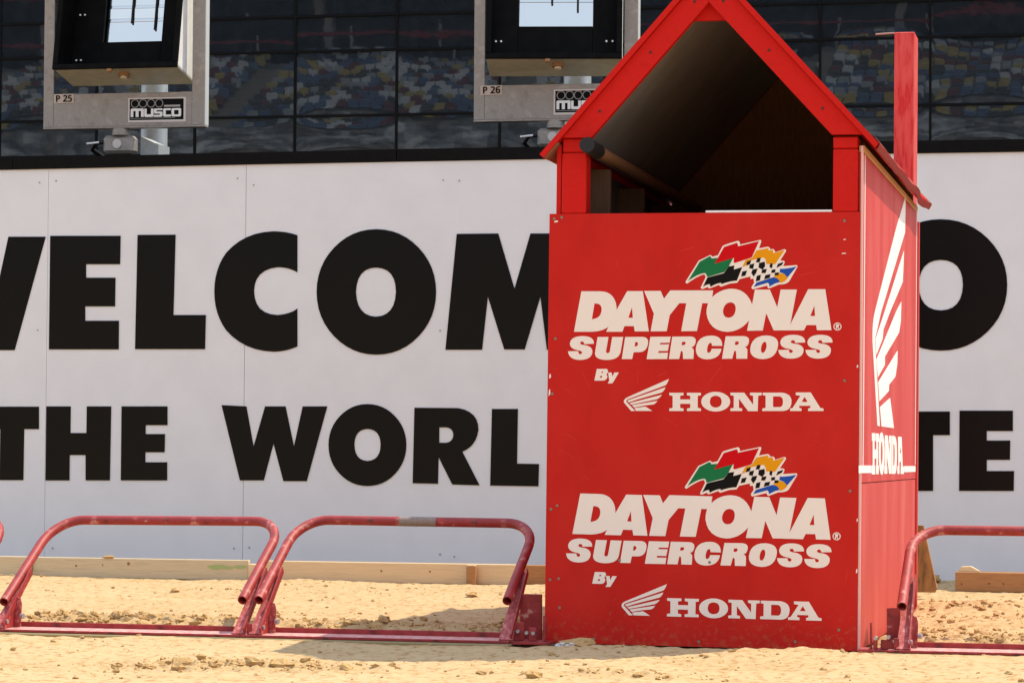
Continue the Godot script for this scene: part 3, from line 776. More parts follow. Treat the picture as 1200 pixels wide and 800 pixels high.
func build_floodlights() -> void:
	var galv_tex := noise_tex(61, 0.008, [srgb(138, 131, 123), srgb(152, 145, 138), srgb(145, 138, 131), srgb(160, 153, 146)], [0.2, 0.45, 0.6, 0.85], 5)
	var galv := grained(galv_tex, Vector3(2.2, 2.2, 2.2), 0.5, true)
	galv.metallic = 0.25
	var pipe := grained(noise_tex(62, 0.03, [srgb(168, 176, 180), srgb(190, 197, 200)], [], 4), Vector3(2, 2, 2), 0.45, true)
	pipe.metallic = 0.3
	var case_mat := grained(noise_tex(63, 0.01, [srgb(214, 214, 210), srgb(226, 226, 223)], [], 4), Vector3(1.5, 1.5, 1.5), 0.5, true)
	var blk := grained(noise_tex(64, 0.01, [srgb(13, 13, 13), srgb(22, 22, 22)], [], 3), Vector3(1.4, 1.4, 1.4), 0.5, true)
	blk.metallic_specular = 0.12
	var mirror := paint(srgb(206, 206, 200), 0.12, 1.0)
	var zinc := paint(srgb(206, 210, 212), 0.4, 0.2)
	var ink := paint(srgb(14, 14, 15), 0.4, 0.0, 0.2)
	var white := paint(srgb(232, 230, 228), 0.4)
	var tagmat := paint(srgb(186, 170, 156), 0.6)
	var rubber := paint(srgb(14, 14, 15), 0.6)
	var rust := paint(srgb(150, 112, 78), 0.8)
	for i in 2:
		var fx: float = [-5.956, -3.306][i]
		var label: String = ["galvanised floodlight on the wall marked P 25", "galvanised floodlight beside the booth roof marked P 26"][i]
		var f := thing("floodlight", label, "floodlight", Transform3D(Basis().scaled(Vector3(1.056, 1.056, 1.056)), Vector3(fx * 1.056, 2.737, -16.9)), "floodlights along the top of the sign wall")
		# yoke: wide bottom plate, two side channels, top plate
		var hw := 0.512 if i == 0 else 0.486
		put("bottom_plate", span(Vector3(-hw + 0.064, 0.012, -0.008), Vector3(hw - 0.080, 0.212, 0.0), 0.002), galv, f)
		put("bottom_flange", span(Vector3(-hw, 0.0, -0.07), Vector3(hw, 0.0115, 0.003), 0.002), galv, f)
		for s in [-1.0, 1.0]:
			var w := 0.064 if s < 0 else 0.080
			var x0 := -hw if s < 0 else hw - w
			put("side_channel", span(Vector3(x0 + 0.0005, 0.012, -0.010), Vector3(x0 + w - 0.0005, 1.25, 0.002), 0.002), galv, f)
			var xs := -hw if s < 0 else hw - 0.006
			put("channel_flange", span(Vector3(xs, 0.012, -0.075), Vector3(xs + 0.006, 1.25, -0.0105), 0.001), zinc, f)
		put("top_plate", span(Vector3(-hw, 1.2505, -0.06), Vector3(hw, 1.36, 0.002), 0.002), galv, f)
		# name tag and makers plate
		put("number_tag", span(Vector3(-0.446, 0.156, 0.0), Vector3(-0.316, 0.212, 0.004), 0.001), tagmat, f)
		put("number", text_mesh(["P 25", "P 26"][i], 0.056, 0.002), ink, f, at(-0.381, 0.184, 0.0052))
		var px := 0.212 if i == 0 else 0.173
		var pl := put("maker_plate", span(Vector3(px - 0.182, 0.032, 0.0), Vector3(px + 0.182, 0.180, 0.004), 0.003), paint(srgb(206, 198, 192), 0.5), f)
		put("plate_field", span(Vector3(px - 0.172, 0.046, 0.0), Vector3(px + 0.169, 0.172, 0.0055), 0.001), ink, pl)
		for key in PLATE:
			put("letter" if not key.begins_with("ring") else "ring", print_mesh(PLATE[key], 0.0068, 0.003), white if not key.begins_with("ring") else paint(srgb(150, 146, 142), 0.5), pl, at(px + 0.003, 0.106, 0.0))
		put("fine_print_line", span(Vector3(px - 0.166, 0.054, 0.003), Vector3(px + 0.115, 0.058, 0.0064), 0.0002), paint(srgb(120, 118, 116), 0.5), pl)
		put("fine_print_line", span(Vector3(px + 0.046, 0.123, 0.003), Vector3(px + 0.148, 0.134, 0.0064), 0.0002), paint(srgb(170, 165, 160), 0.5), pl)
		# knuckle and post
		var kx := -0.030 if i == 0 else -0.005
		put("collar", tube([Vector3(kx, -0.04, -0.04), Vector3(kx, -0.0005, -0.04)], 0.052, 20), galv, f)
		var kn := put("clamp", span(Vector3(kx - 0.105, -0.150, -0.12), Vector3(kx + 0.085, -0.041, -0.01), 0.018), galv, f)
		put("washer", tube([Vector3(kx - 0.012, -0.092, -0.011), Vector3(kx - 0.012, -0.092, -0.003)], 0.028, 20), paint(srgb(200, 192, 186), 0.5), kn)
		put("bracket", prism([Vector2(kx + 0.085, -0.035), Vector2(kx + 0.17, -0.075), Vector2(kx + 0.196, -0.082), Vector2(kx + 0.196, -0.148), Vector2(kx + 0.085, -0.150)], -0.36, -0.16), pipe, f)
		put("cable", tube([Vector3(kx - 0.10, -0.075, -0.05), Vector3(kx - 0.16, -0.085, -0.03), Vector3(kx - 0.19, -0.12, -0.06), Vector3(kx - 0.17, -0.155, -0.2)], 0.014, 10), rubber, f)
		put("cable_tie", tube([Vector3(kx - 0.13, -0.082, -0.015), Vector3(kx - 0.20, -0.092, 0.01)], 0.006, 8), white, f)
		var post_x := 0.19 if i == 0 else 0.20
		put("post", tube([Vector3(post_x - 0.16, -0.194, -0.46), Vector3(post_x - 0.16, 1.45, -0.46)], 0.082, 28), pipe, f)
		# lamp housing: open black visor in a pale case, leaning back
		var yaw := 0.0 if i == 0 else 0.16
		var hx := 0.012 if i == 0 else 0.030
		var hxf := Transform3D(Basis(Vector3.UP, yaw) * Basis(Vector3.RIGHT, -0.20), Vector3(hx, 0.343, 0.2))
		var a := 0.389
		var top := 0.82
		var hs := put("housing", span(Vector3(-a, 0.0, -0.345), Vector3(a, 0.012, -0.02), 0.002), grained(noise_tex(65, 0.012, [srgb(146, 148, 138), srgb(168, 171, 162)], [], 4), Vector3(1.5, 1.5, 1.5), 0.5, true), f, hxf)
		put("side_panel", span(Vector3(-a, 0.0125, -0.345), Vector3(-a + 0.01, top, -0.02), 0.002), case_mat, hs)
		put("side_panel", span(Vector3(a - 0.01, 0.0125, -0.345), Vector3(a, top, -0.02), 0.002), case_mat, hs)
		put("back_panel", span(Vector3(-a + 0.0105, 0.0125, -0.345), Vector3(a - 0.0105, top, -0.335), 0.002), case_mat, hs)
		put("top_panel", span(Vector3(-a, top + 0.0005, -0.345), Vector3(a, top + 0.012, -0.02), 0.002), case_mat, hs)
		var st := new_st()
		for r in [[-a - 0.004, a + 0.004, -0.006, 0.026], [-a - 0.004, a + 0.004, top - 0.02, top + 0.016]]:
			add_box(st, Vector3(r[1] - r[0], r[3] - r[2], 0.022), at((r[0] + r[1]) * 0.5, (r[2] + r[3]) * 0.5, -0.009), 0.003)
		for r in [[-a - 0.004, -a + 0.028], [a - 0.028, a + 0.004]]:
			add_box(st, Vector3(r[1] - r[0], top - 0.0465, 0.022), at((r[0] + r[1]) * 0.5, (top + 0.006) * 0.5, -0.009), 0.003)
		put("bezel", st.commit(), blk, hs)
		# inside: black liner and the bright reflector
		var lin := put("liner", span(Vector3(-a + 0.011, 0.027, -0.334), Vector3(-a + 0.016, top - 0.021, -0.021), 0.001), blk, hs)
		put("liner_side", span(Vector3(a - 0.016, 0.027, -0.334), Vector3(a - 0.011, top - 0.021, -0.021), 0.001), blk, lin)
		put("liner_floor", span(Vector3(-a + 0.0165, 0.0128, -0.334), Vector3(a - 0.0165, 0.0265, -0.021), 0.001), blk, lin)
		put("liner_back", span(Vector3(-a + 0.0165, 0.027, -0.3345), Vector3(a - 0.0165, top - 0.021, -0.326), 0.001), blk, lin)
		var back := -0.24 if i == 0 else -0.10
		put("baffle", span(Vector3(-a + 0.017, 0.027, back - 0.03), Vector3(-0.183 if i == 0 else -0.213, top - 0.022, back), 0.002), blk, hs)
		put("baffle", span(Vector3(0.193 if i == 0 else 0.22, 0.027, back - 0.03), Vector3(a - 0.017, top - 0.022, back), 0.002), blk, hs)
		put("baffle", span(Vector3(-0.1825 if i == 0 else -0.2125, 0.027, back - 0.03), Vector3(0.1925 if i == 0 else 0.2195, 0.242 if i == 0 else 0.222, back), 0.002), blk, hs)
		var facets := [[0.200, 0.385, -0.02], [0.3855, 0.405, -0.2], [0.4055, 0.47, 0.05], [0.4705, 0.49, -0.2], [0.4905, 0.80, 0.02]]
		for q in facets:
			put("reflector", box(Vector3(0.46, q[1] - q[0], 0.004), 0.0005), mirror, hs, Transform3D(Basis(Vector3.RIGHT, q[2]), Vector3(0.02, (q[0] + q[1]) * 0.5, back - 0.05)))
		for x in [-0.02, 0.13]:
			put("lamp_pin", tube([Vector3(x, 0.80, back - 0.036), Vector3(x, 0.365 - x * 0.3, back - 0.036)], 0.006, 8), rubber, hs)
		for c in [[-0.34, 0.13], [-0.31, 0.13], [0.30, 0.13], [0.335, 0.13], [-0.34, 0.42], [-0.31, 0.42], [0.30, 0.42], [0.335, 0.42]]:
			put("rivet", tube([Vector3(c[0], c[1], back - 0.001), Vector3(c[0], c[1], back + 0.004)], 0.006, 8), white, hs)
		# drain plugs under the case
		put("drain_plug", tube([Vector3(0.02, -0.02, -0.12), Vector3(0.02, 0.001, -0.12)], 0.034, 14), rust, hs)
		put("drain_plug", tube([Vector3(0.02, -0.034, -0.12), Vector3(0.02, -0.0205, -0.12)], 0.020, 12), paint(srgb(206, 196, 172), 0.6), hs)
		put("latch", span(Vector3(-0.05, -0.024, -0.035), Vector3(-0.02, -0.0005, -0.005), 0.004), rust, hs)

# ---------------------------------------------------------------- the red booth
func front_sheet(w: float, h: float) -> Mesh:                 # a painted sheet, very slightly buckled
	var st := new_st()
	var nb := FastNoiseLite.new()
	nb.seed = 9
	nb.frequency = 0.8
	var nx := 12
	var ny := 16
	var slope := func(x: float, y: float) -> Vector3:
		var e := 0.02
		return Vector3(-(nb.get_noise_2d(x + e, y) - nb.get_noise_2d(x - e, y)) / (2 * e) * 0.004, -(nb.get_noise_2d(x, y + e) - nb.get_noise_2d(x, y - e)) / (2 * e) * 0.004, 1).normalized()
	for j in ny:
		for i in nx:
			for c in [[0, 0], [1, 1], [1, 0], [0, 0], [0, 1], [1, 1]]:
				var u: float = float(i + c[0]) / nx
				var v: float = float(j + c[1]) / ny
				st.set_normal(slope.call(u * w, v * h))
				st.set_uv(Vector2(u, 1.0 - v))
				st.add_vertex(Vector3(u * w, v * h, 0.0))
	for f in [[Vector3(0, 0, 0), Vector3(0, h, 0), Vector3.LEFT], [Vector3(w, 0, 0), Vector3(w, h, 0), Vector3.RIGHT], [Vector3(0, h, 0), Vector3(w, h, 0), Vector3.UP], [Vector3(0, 0, 0), Vector3(w, 0, 0), Vector3.DOWN]]:
		st.set_uv(Vector2(0.5, 0.5))
		face(st, [f[0], f[1], f[1] + Vector3(0, 0, -0.014), f[0] + Vector3(0, 0, -0.014)], f[2])
	face(st, [Vector3(0, 0, -0.014), Vector3(w, 0, -0.014), Vector3(w, h, -0.014), Vector3(0, h, -0.014)], Vector3.FORWARD)
	return st.commit()

func worn_paint() -> StandardMaterial3D:                        # red paint with scratches, scuffs and dust splashed up from the dirt
	var iw := 720
	var ih := 992
	var img := Image.create(iw, ih, false, Image.FORMAT_RGB8)
	var na := FastNoiseLite.new()
	na.seed = 31
	na.frequency = 0.006
	na.fractal_octaves = 4
	var nd := FastNoiseLite.new()
	nd.seed = 32
	nd.frequency = 0.05
	nd.fractal_octaves = 4
	var base := srgb(192, 34, 27)
	var pale := srgb(204, 58, 48)
	var dust := srgb(178, 104, 66)
	for y in ih:
		for x in iw:
			var c := base.lerp(pale, clampf(0.15 + 0.22 * na.get_noise_2d(x, y * 0.55), 0.0, 0.5))
			c = c.darkened(clampf(0.05 * na.get_noise_2d(x * 1.7 + 900.0, y * 0.8), 0.0, 0.1))
			var up := float(ih - y) / ih
			var splash := clampf(nd.get_noise_2d(x, y) + 0.15 - up * 6.0, 0.0, 1.0) * 0.8 + maxf(0.0, nd.get_noise_2d(x * 2.0 + 300.0, y * 2.0) - 0.42 - up * 1.1) * 2.5
			c = c.lerp(dust, clampf(splash, 0.0, 0.6))
			img.set_pixel(x, y, c)
	var rs := RandomNumberGenerator.new()
	rs.seed = 44
	for k in 70:
		var p := Vector2(rs.randf() * iw, rs.randf() * ih)
		var a := rs.randf_range(-0.5, 0.9) + (PI * 0.5 if rs.randf() < 0.3 else 0.0)
		var strong := rs.randf_range(0.08, 0.30)
		for q in int(rs.randf_range(6, 60)):
			p += Vector2(cos(a), sin(a))
			if p.x > 0 and p.y > 0 and p.x < iw and p.y < ih:
				img.set_pixel(int(p.x), int(p.y), img.get_pixel(int(p.x), int(p.y)).lerp(srgb(216, 150, 130), strong))
	var m := paint(Color.WHITE, 0.55, 0.0, 0.22)
	m.albedo_texture = ImageTexture.create_from_image(img)
	m.texture_repeat = false
	return m

func build_booth() -> void:
	var turn := Basis(Vector3.RIGHT, deg_to_rad(-0.6)) * Basis(Vector3.BACK, deg_to_rad(-0.2))
	var b := thing("start_booth", "red gabled wooden booth with white race lettering on its front", "booth", Transform3D(turn, Vector3(-2.308, 0.003, -11.027)))
	var red := grained(noise_tex(71, 0.02, [srgb(188, 32, 25), srgb(197, 37, 29), srgb(192, 34, 27)], [], 5), Vector3(1.3, 1.3, 1.3), 0.55, false, noise_tex(72, 0.02, [], [], 2, 512, 2.0), 0.05)
	var trim := grained(noise_tex(73, 0.02, [srgb(190, 28, 22), srgb(200, 31, 25), srgb(195, 29, 23)], [], 3), Vector3(2, 2, 2), 0.5, false, noise_tex(74, 0.03, [], [], 3, 512, 2.0), 0.06)
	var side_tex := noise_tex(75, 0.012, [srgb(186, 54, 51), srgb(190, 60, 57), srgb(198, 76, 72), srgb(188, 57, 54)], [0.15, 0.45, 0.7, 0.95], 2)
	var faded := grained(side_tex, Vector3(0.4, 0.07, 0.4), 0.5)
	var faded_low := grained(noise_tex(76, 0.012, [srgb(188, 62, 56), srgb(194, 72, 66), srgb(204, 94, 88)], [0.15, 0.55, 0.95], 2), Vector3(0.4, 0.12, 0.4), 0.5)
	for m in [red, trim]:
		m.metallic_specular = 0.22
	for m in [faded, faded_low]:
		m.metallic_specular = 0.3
	var cream := paint(srgb(236, 222, 210), 0.5)
	var white := paint(srgb(240, 238, 234), 0.45)
	var ply := grained(noise_tex(77, 0.02, [srgb(140, 98, 64), srgb(168, 122, 82)], [], 4), Vector3(6, 0.8, 6), 0.8)
	var pale_wood := grained(noise_tex(78, 0.02, [srgb(196, 160, 112), srgb(214, 180, 132)], [], 4), Vector3(8, 8, 1), 0.8)
	var felt := grained(noise_tex(70, 0.01, [srgb(148, 152, 152), srgb(176, 180, 180)], [], 4), Vector3(0.8, 0.8, 0.8), 0.9)
	var rubber := paint(srgb(20, 19, 19), 0.7)
	var steel := paint(srgb(140, 120, 105), 0.5, 0.4)
	var w := 1.242
	var depth := 2.75
	# front sheet with its print
	var fp := put("front_panel", front_sheet(w, 1.71), worn_paint(), b)
	var second := Transform2D(-0.0127, Vector2.ZERO)
	second = Transform2D(0.0, Vector2(0.10809, 0.43405)) * second * Transform2D(0.0, Vector2(-0.10528, -1.23834))
	for logo in 2:
		var xf := Transform2D() if logo == 0 else second
		var n := 0
		for book in [DAYTONA, SUPERCROSS, WING]:
			for key in book:
				n += 1
				var called: String = "feather" if key.begins_with("wing") else "ring" if key == "ring" else "letter"
				put(called, print_mesh(book[key], 0.0014 + 0.0004 * (n % 2), -0.001, xf), cream, fp)
		var inks := {"f_white": cream, "f_green": paint(srgb(30, 112, 66), 0.5, 0.0, 0.2), "f_red": paint(srgb(200, 14, 22), 0.5, 0.0, 0.2), "f_black": paint(srgb(22, 20, 19), 0.5, 0.0, 0.2), "f_yellow": paint(srgb(226, 150, 18), 0.5, 0.0, 0.2), "f_blue": paint(srgb(36, 78, 164), 0.5, 0.0, 0.2)}
		for key in FLAGS:
			var check: bool = key.begins_with("check")
			var ink: Material = inks["f_black"] if check else inks[key.trim_suffix("2")]
			put("chequer" if check else "flag", print_mesh(FLAGS[key], 0.0010 if key == "f_white" else 0.0022 if check else 0.0018 if key != "f_red" else 0.0020, -0.001, xf), ink, fp)
	var head := tube([Vector3(0, 0, -0.002), Vector3(0, 0, 0.0025)], 0.006, 8)
	for p in [[0.05, 1.695], [0.02, 1.69], [1.18, 1.675], [1.185, 1.05], [0.02, 0.99], [0.02, 0.53], [0.045, 0.545], [0.02, 0.25], [0.055, 0.255], [0.06, 0.14], [1.17, 0.08], [0.30, 0.332], [0.66, 0.332], [0.03, 1.21], [1.21, 0.62], [0.62, 0.02], [0.20, 0.02], [1.0, 0.03]]:
		put("screw", head, steel, fp, at(p[0], p[1], 0))
	# chipped paint spots
	for p in [[1.175, 1.60, 0.012, 0.004], [1.17, 1.545, 0.018, 0.005], [0.02, 1.675, 0.016, 0.008], [1.232, 1.1, 0.006, 0.012], [0.006, 1.05, 0.008, 0.02], [0.005, 0.98, 0.007, 0.03], [1.235, 0.3, 0.006, 0.02], [1.236, 0.5, 0.005, 0.015]]:
		put("paint_chip", print_mesh(["M %d %d L %d %d L %d %d L %d %d" % [p[0] * 1e4, p[1] * 1e4, (p[0] + p[2]) * 1e4, (p[1] + p[3] * 0.3) * 1e4, (p[0] + p[2] * 0.8) * 1e4, (p[1] + p[3]) * 1e4, (p[0] + p[2] * 0.1) * 1e4, (p[1] + p[3] * 0.8) * 1e4]], 0.0011), cream, fp)
	put("ledge_strip", span(Vector3(0.63, 1.7105, -0.05), Vector3(1.13, 1.7195, -0.004), 0.001), white, b)
	# corner posts
	put("corner_post", span(Vector3(0.048, 1.7105, -0.10), Vector3(0.147, 1.955, -0.003), 0.004), trim, b)
	put("post_cap", span(Vector3(0.050, 1.957, -0.10), Vector3(0.147, 2.012, -0.004), 0.004), trim, b)
	put("corner_post", span(Vector3(1.133, 1.7105, -0.10), Vector3(1.232, 1.958, -0.003), 0.004), trim, b)
	put("post_cap", span(Vector3(1.133, 1.9605, -0.10), Vector3(1.230, 2.006, -0.004), 0.004), trim, b)
	# left wall and right wall, each of two sheets
	put("left_panel", span(Vector3(0.024, 0.0, -depth), Vector3(0.044, 1.988, -0.0145), 0.002), trim, b)
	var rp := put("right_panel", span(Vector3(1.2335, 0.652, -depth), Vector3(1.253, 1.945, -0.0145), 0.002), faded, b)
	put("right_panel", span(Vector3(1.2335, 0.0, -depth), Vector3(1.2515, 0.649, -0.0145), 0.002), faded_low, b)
	put("corner_trim", span(Vector3(1.2425, 0.0, -0.014), Vector3(1.2525, 1.97, 0.0005), 0.002), paint(srgb(226, 172, 164), 0.5), b)
	put("top_batten", span(Vector3(1.2335, 1.9455, -depth + 0.02), Vector3(1.256, 1.972, -0.0145), 0.002), pale_wood, b)
	var sxf := Transform3D(Basis(Vector3(0, 0, -1), Vector3.UP, Vector3.RIGHT), Vector3(1.253, 0, 0))
	for key in SIDE:
		var called: String = "feather" if key.begins_with("s_wing") else "bar" if key.begins_with("s_bar") else "letter"
		put(called, print_mesh(SIDE[key], 0.0014), white, rp, sxf)
	for x in [0.045, 2.70]:
		put("border_line", span(Vector3(1.25, 0.72, -x - 0.035), Vector3(1.2538, 1.94, -x), 0.0003), paint(srgb(236, 206, 200), 0.5), rp)
	# linings, back sheet, floor, studs inside
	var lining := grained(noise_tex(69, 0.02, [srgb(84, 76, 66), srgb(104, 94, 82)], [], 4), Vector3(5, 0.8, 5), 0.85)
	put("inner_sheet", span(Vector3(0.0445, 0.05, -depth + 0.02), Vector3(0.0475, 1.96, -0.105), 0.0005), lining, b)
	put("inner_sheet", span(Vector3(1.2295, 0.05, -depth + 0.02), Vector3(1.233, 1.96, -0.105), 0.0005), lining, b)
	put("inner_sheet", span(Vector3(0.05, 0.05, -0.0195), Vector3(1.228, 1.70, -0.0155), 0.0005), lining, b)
	put("back_panel", prism([Vector2(0.045, 0.0), Vector2(1.232, 0.0), Vector2(1.232, 2.035), Vector2(0.636, 2.68), Vector2(0.045, 2.01)], -depth, -depth + 0.018), ply, b)
	put("floor_sheet", span(Vector3(0.045, 0.02, -depth + 0.02), Vector3(1.229, 0.0495, -0.02), 0.002), ply, b)
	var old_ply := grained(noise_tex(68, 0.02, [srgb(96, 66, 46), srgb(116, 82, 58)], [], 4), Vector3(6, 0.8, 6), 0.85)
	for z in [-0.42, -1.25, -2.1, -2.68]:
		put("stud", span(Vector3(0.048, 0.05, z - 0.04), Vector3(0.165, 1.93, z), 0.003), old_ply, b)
	for z in [-1.25, -2.6]:
		put("stud", span(Vector3(1.13, 0.05, z - 0.04), Vector3(1.229, 1.93, z), 0.003), ply, b)
	put("shelf_box", span(Vector3(0.17, 1.35, -1.6), Vector3(0.30, 1.78, -1.2), 0.004), old_ply, b)
	put("shelf_box", span(Vector3(0.17, 1.35, -2.3), Vector3(0.52, 1.74, -1.9), 0.004), old_ply, b)
	# stored pole with a black grip poking out under the left eave
	var pole := put("stored_pole", tube([Vector3(0.178, 1.965, -2.65), Vector3(0.170, 1.972, 0.0)], 0.026, 16), ply, b)
	put("grip", tube([Vector3(0.170, 1.972, -0.12), Vector3(0.169, 1.973, 0.04), Vector3(0.169, 1.974, 0.09), Vector3(0.169, 1.9745, 0.10)], 0.031, 20), rubber, pole)
	# roof: two slopes, rake boards and a little gusset under the ridge
	var ridge := Vector2(0.636, 2.712)
	var el := Vector2(-0.037, 1.946)
	var er := Vector2(1.316, 1.973)
	var dl := (ridge - el).normalized()
	var dr := (ridge - er).normalized()
	var nl := Vector2(-dl.y, dl.x)
	if nl.y < 0: nl = -nl
	var nr := Vector2(-dr.y, dr.x)
	if nr.y < 0: nr = -nr
	var th := 0.022
	put("left_roof_slope", prism([el - nl * th, ridge - Vector2(0, th * 1.4), ridge, el], -depth - 0.03, 0.035), trim, b)
	var soffit := paint(srgb(128, 80, 54), 0.8)
	put("soffit_board", prism([el - nl * (th + 0.008) + dl * 0.004, el - nl * (th + 0.008) + dl * 0.085, el - nl * (th + 0.0008) + dl * 0.085, el - nl * (th + 0.0008) + dl * 0.004], -depth + 0.06, 0.030), soffit, b)
	put("felt_lining", prism([el - nl * (th + 0.006) + dl * 0.10, ridge - Vector2(0.0, th * 1.4 + 0.009), ridge - Vector2(0, th * 1.4 + 0.0005), el - nl * (th + 0.0005) + dl * 0.10], -depth + 0.06, -0.03), felt, b)
	# the right slope is warped along its eave
	var st := new_st()
	var warp := FastNoiseLite.new()
	warp.seed = 4
	warp.frequency = 0.9
	var zs := 28
	var us := 8
	var pt := func(i: int, j: int, under: bool) -> Vector3:
		var z := 0.035 - (depth + 0.065) * i / zs
		var f := float(j) / us
		var p := er.lerp(ridge + Vector2(0.0005, 0), f)
		var lift := 0.0 if i == 0 else (1.0 - f) * (1.0 - f) * (0.018 * warp.get_noise_1d(z * 1.3) + 0.006 * sin(z * 4.1)) * smooth(0.0, -0.6, z)
		p += nr * lift
		if under:
			p -= nr * th
		return Vector3(p.x, p.y, z)
	for i in zs:
		for j in us:
			for under in [false, true]:
				face(st, [pt.call(i, j, under), pt.call(i + 1, j, under), pt.call(i + 1, j + 1, under), pt.call(i, j + 1, under)], Vector3(nr.x, nr.y, 0) * (-1.0 if under else 1.0))
		face(st, [pt.call(i, 0, false), pt.call(i + 1, 0, false), pt.call(i + 1, 0, true), pt.call(i, 0, true)], Vector3(1, -1, 0))
	for j in us:
		face(st, [pt.call(0, j, false), pt.call(0, j + 1, false), pt.call(0, j + 1, true), pt.call(0, j, true)], Vector3.BACK)
		face(st, [pt.call(zs, j, false), pt.call(zs, j + 1, false), pt.call(zs, j + 1, true), pt.call(zs, j, true)], Vector3.FORWARD)
	put("right_roof_slope", st.commit(), trim, b)
	# loose felt edge curling along the eave
	st = new_st()
	var prev := []
	for i in 40:
		var z := 0.036 - 2.74 * i / 39.0
		var curl := 0.012 * sin(z * 6.4 + 0.6) * smooth(-1.3, -2.0, z) + 0.012 * warp.get_noise_1d(z * 1.6 + 20.0)
		var p0 := er + dr * 0.06 + nr * (0.008 + absf(curl) * 0.3)
		var p1 := er - dr * 0.002 + nr * (0.004 + curl * 0.8)
		var p2 := p1 - dr * 0.010 - nr * 0.026
		var row := [Vector3(p0.x, p0.y, z), Vector3(p1.x, p1.y, z), Vector3(p2.x, p2.y, z)]
		if prev:
			for k in 2:
				face(st, [prev[k], row[k], row[k + 1], prev[k + 1]], Vector3(nr.x, nr.y, 0))
				var low := Vector3(-nr.x, -nr.y, 0) * 0.004
				face(st, [prev[k] + low, row[k] + low, row[k + 1] + low, prev[k + 1] + low], -Vector3(nr.x, nr.y, 0))
		prev = row
	put("roof_edge_strip", st.commit(), grained(noise_tex(79, 0.02, [srgb(132, 36, 27), srgb(150, 48, 36)], [], 4), Vector3(3, 3, 3), 0.95), b)
	for s in 2:
		var e: Vector2 = [el, er][s]
		var d: Vector2 = [dl, dr][s]
		var n: Vector2 = [nl, nr][s]
		var top := ridge - Vector2(0, th * 1.55)
		var o := e - n * (th + 0.001)
		# parallel board, cut level above the post and plumb at the ridge
		var bw := 0.088
		var inner := o - n * bw
		var k0: float = (2.0135 - o.y) / d.y
		var k1: float = (2.0135 - inner.y) / d.y
		var a0 := o + d * k0
		var a1 := inner + d * k1
		var mid := 0.636 + (-0.0006 if s == 0 else 0.0006)
		var b0 := o + d * ((mid - o.x) / d.x)
		var b1 := inner + d * ((mid - inner.x) / d.x)
		put("rake_board", prism([a0, a1, b1, b0], -0.022, 0.016), trim, b)
		for q in [0.2, 0.55, 0.85]:
			var c := a0.lerp(b0, q) - n * bw * 0.5
			put("nail", head, paint(srgb(70, 20, 18), 0.6), b, at(c.x, c.y, 0.0155))
	put("gusset", prism([Vector2(0.52, 2.478), Vector2(0.76, 2.478), Vector2(0.645, 2.60)], -0.046, -0.024), trim, b)
	# tall plank standing at the back corner
	var tall := put("tall_plank", span(Vector3(1.132, -0.05, -3.02), Vector3(1.230, 2.835, -2.80), 0.004), grained(noise_tex(80, 0.015, [srgb(190, 34, 32), srgb(200, 72, 66), srgb(206, 84, 78)], [0.2, 0.45, 0.8], 5), Vector3(4, 0.7, 4), 0.6), b)
	put("wire", tube([Vector3(1.132, 2.832, -2.81), Vector3(1.04, 2.826, -2.80)], 0.005, 6), paint(srgb(170, 140, 130), 0.5, 0.5), tall)
	put("rear_trim", span(Vector3(1.232, -0.05, -2.80), Vector3(1.262, 1.9, -2.7505), 0.004), paint(srgb(190, 50, 46), 0.6), b)

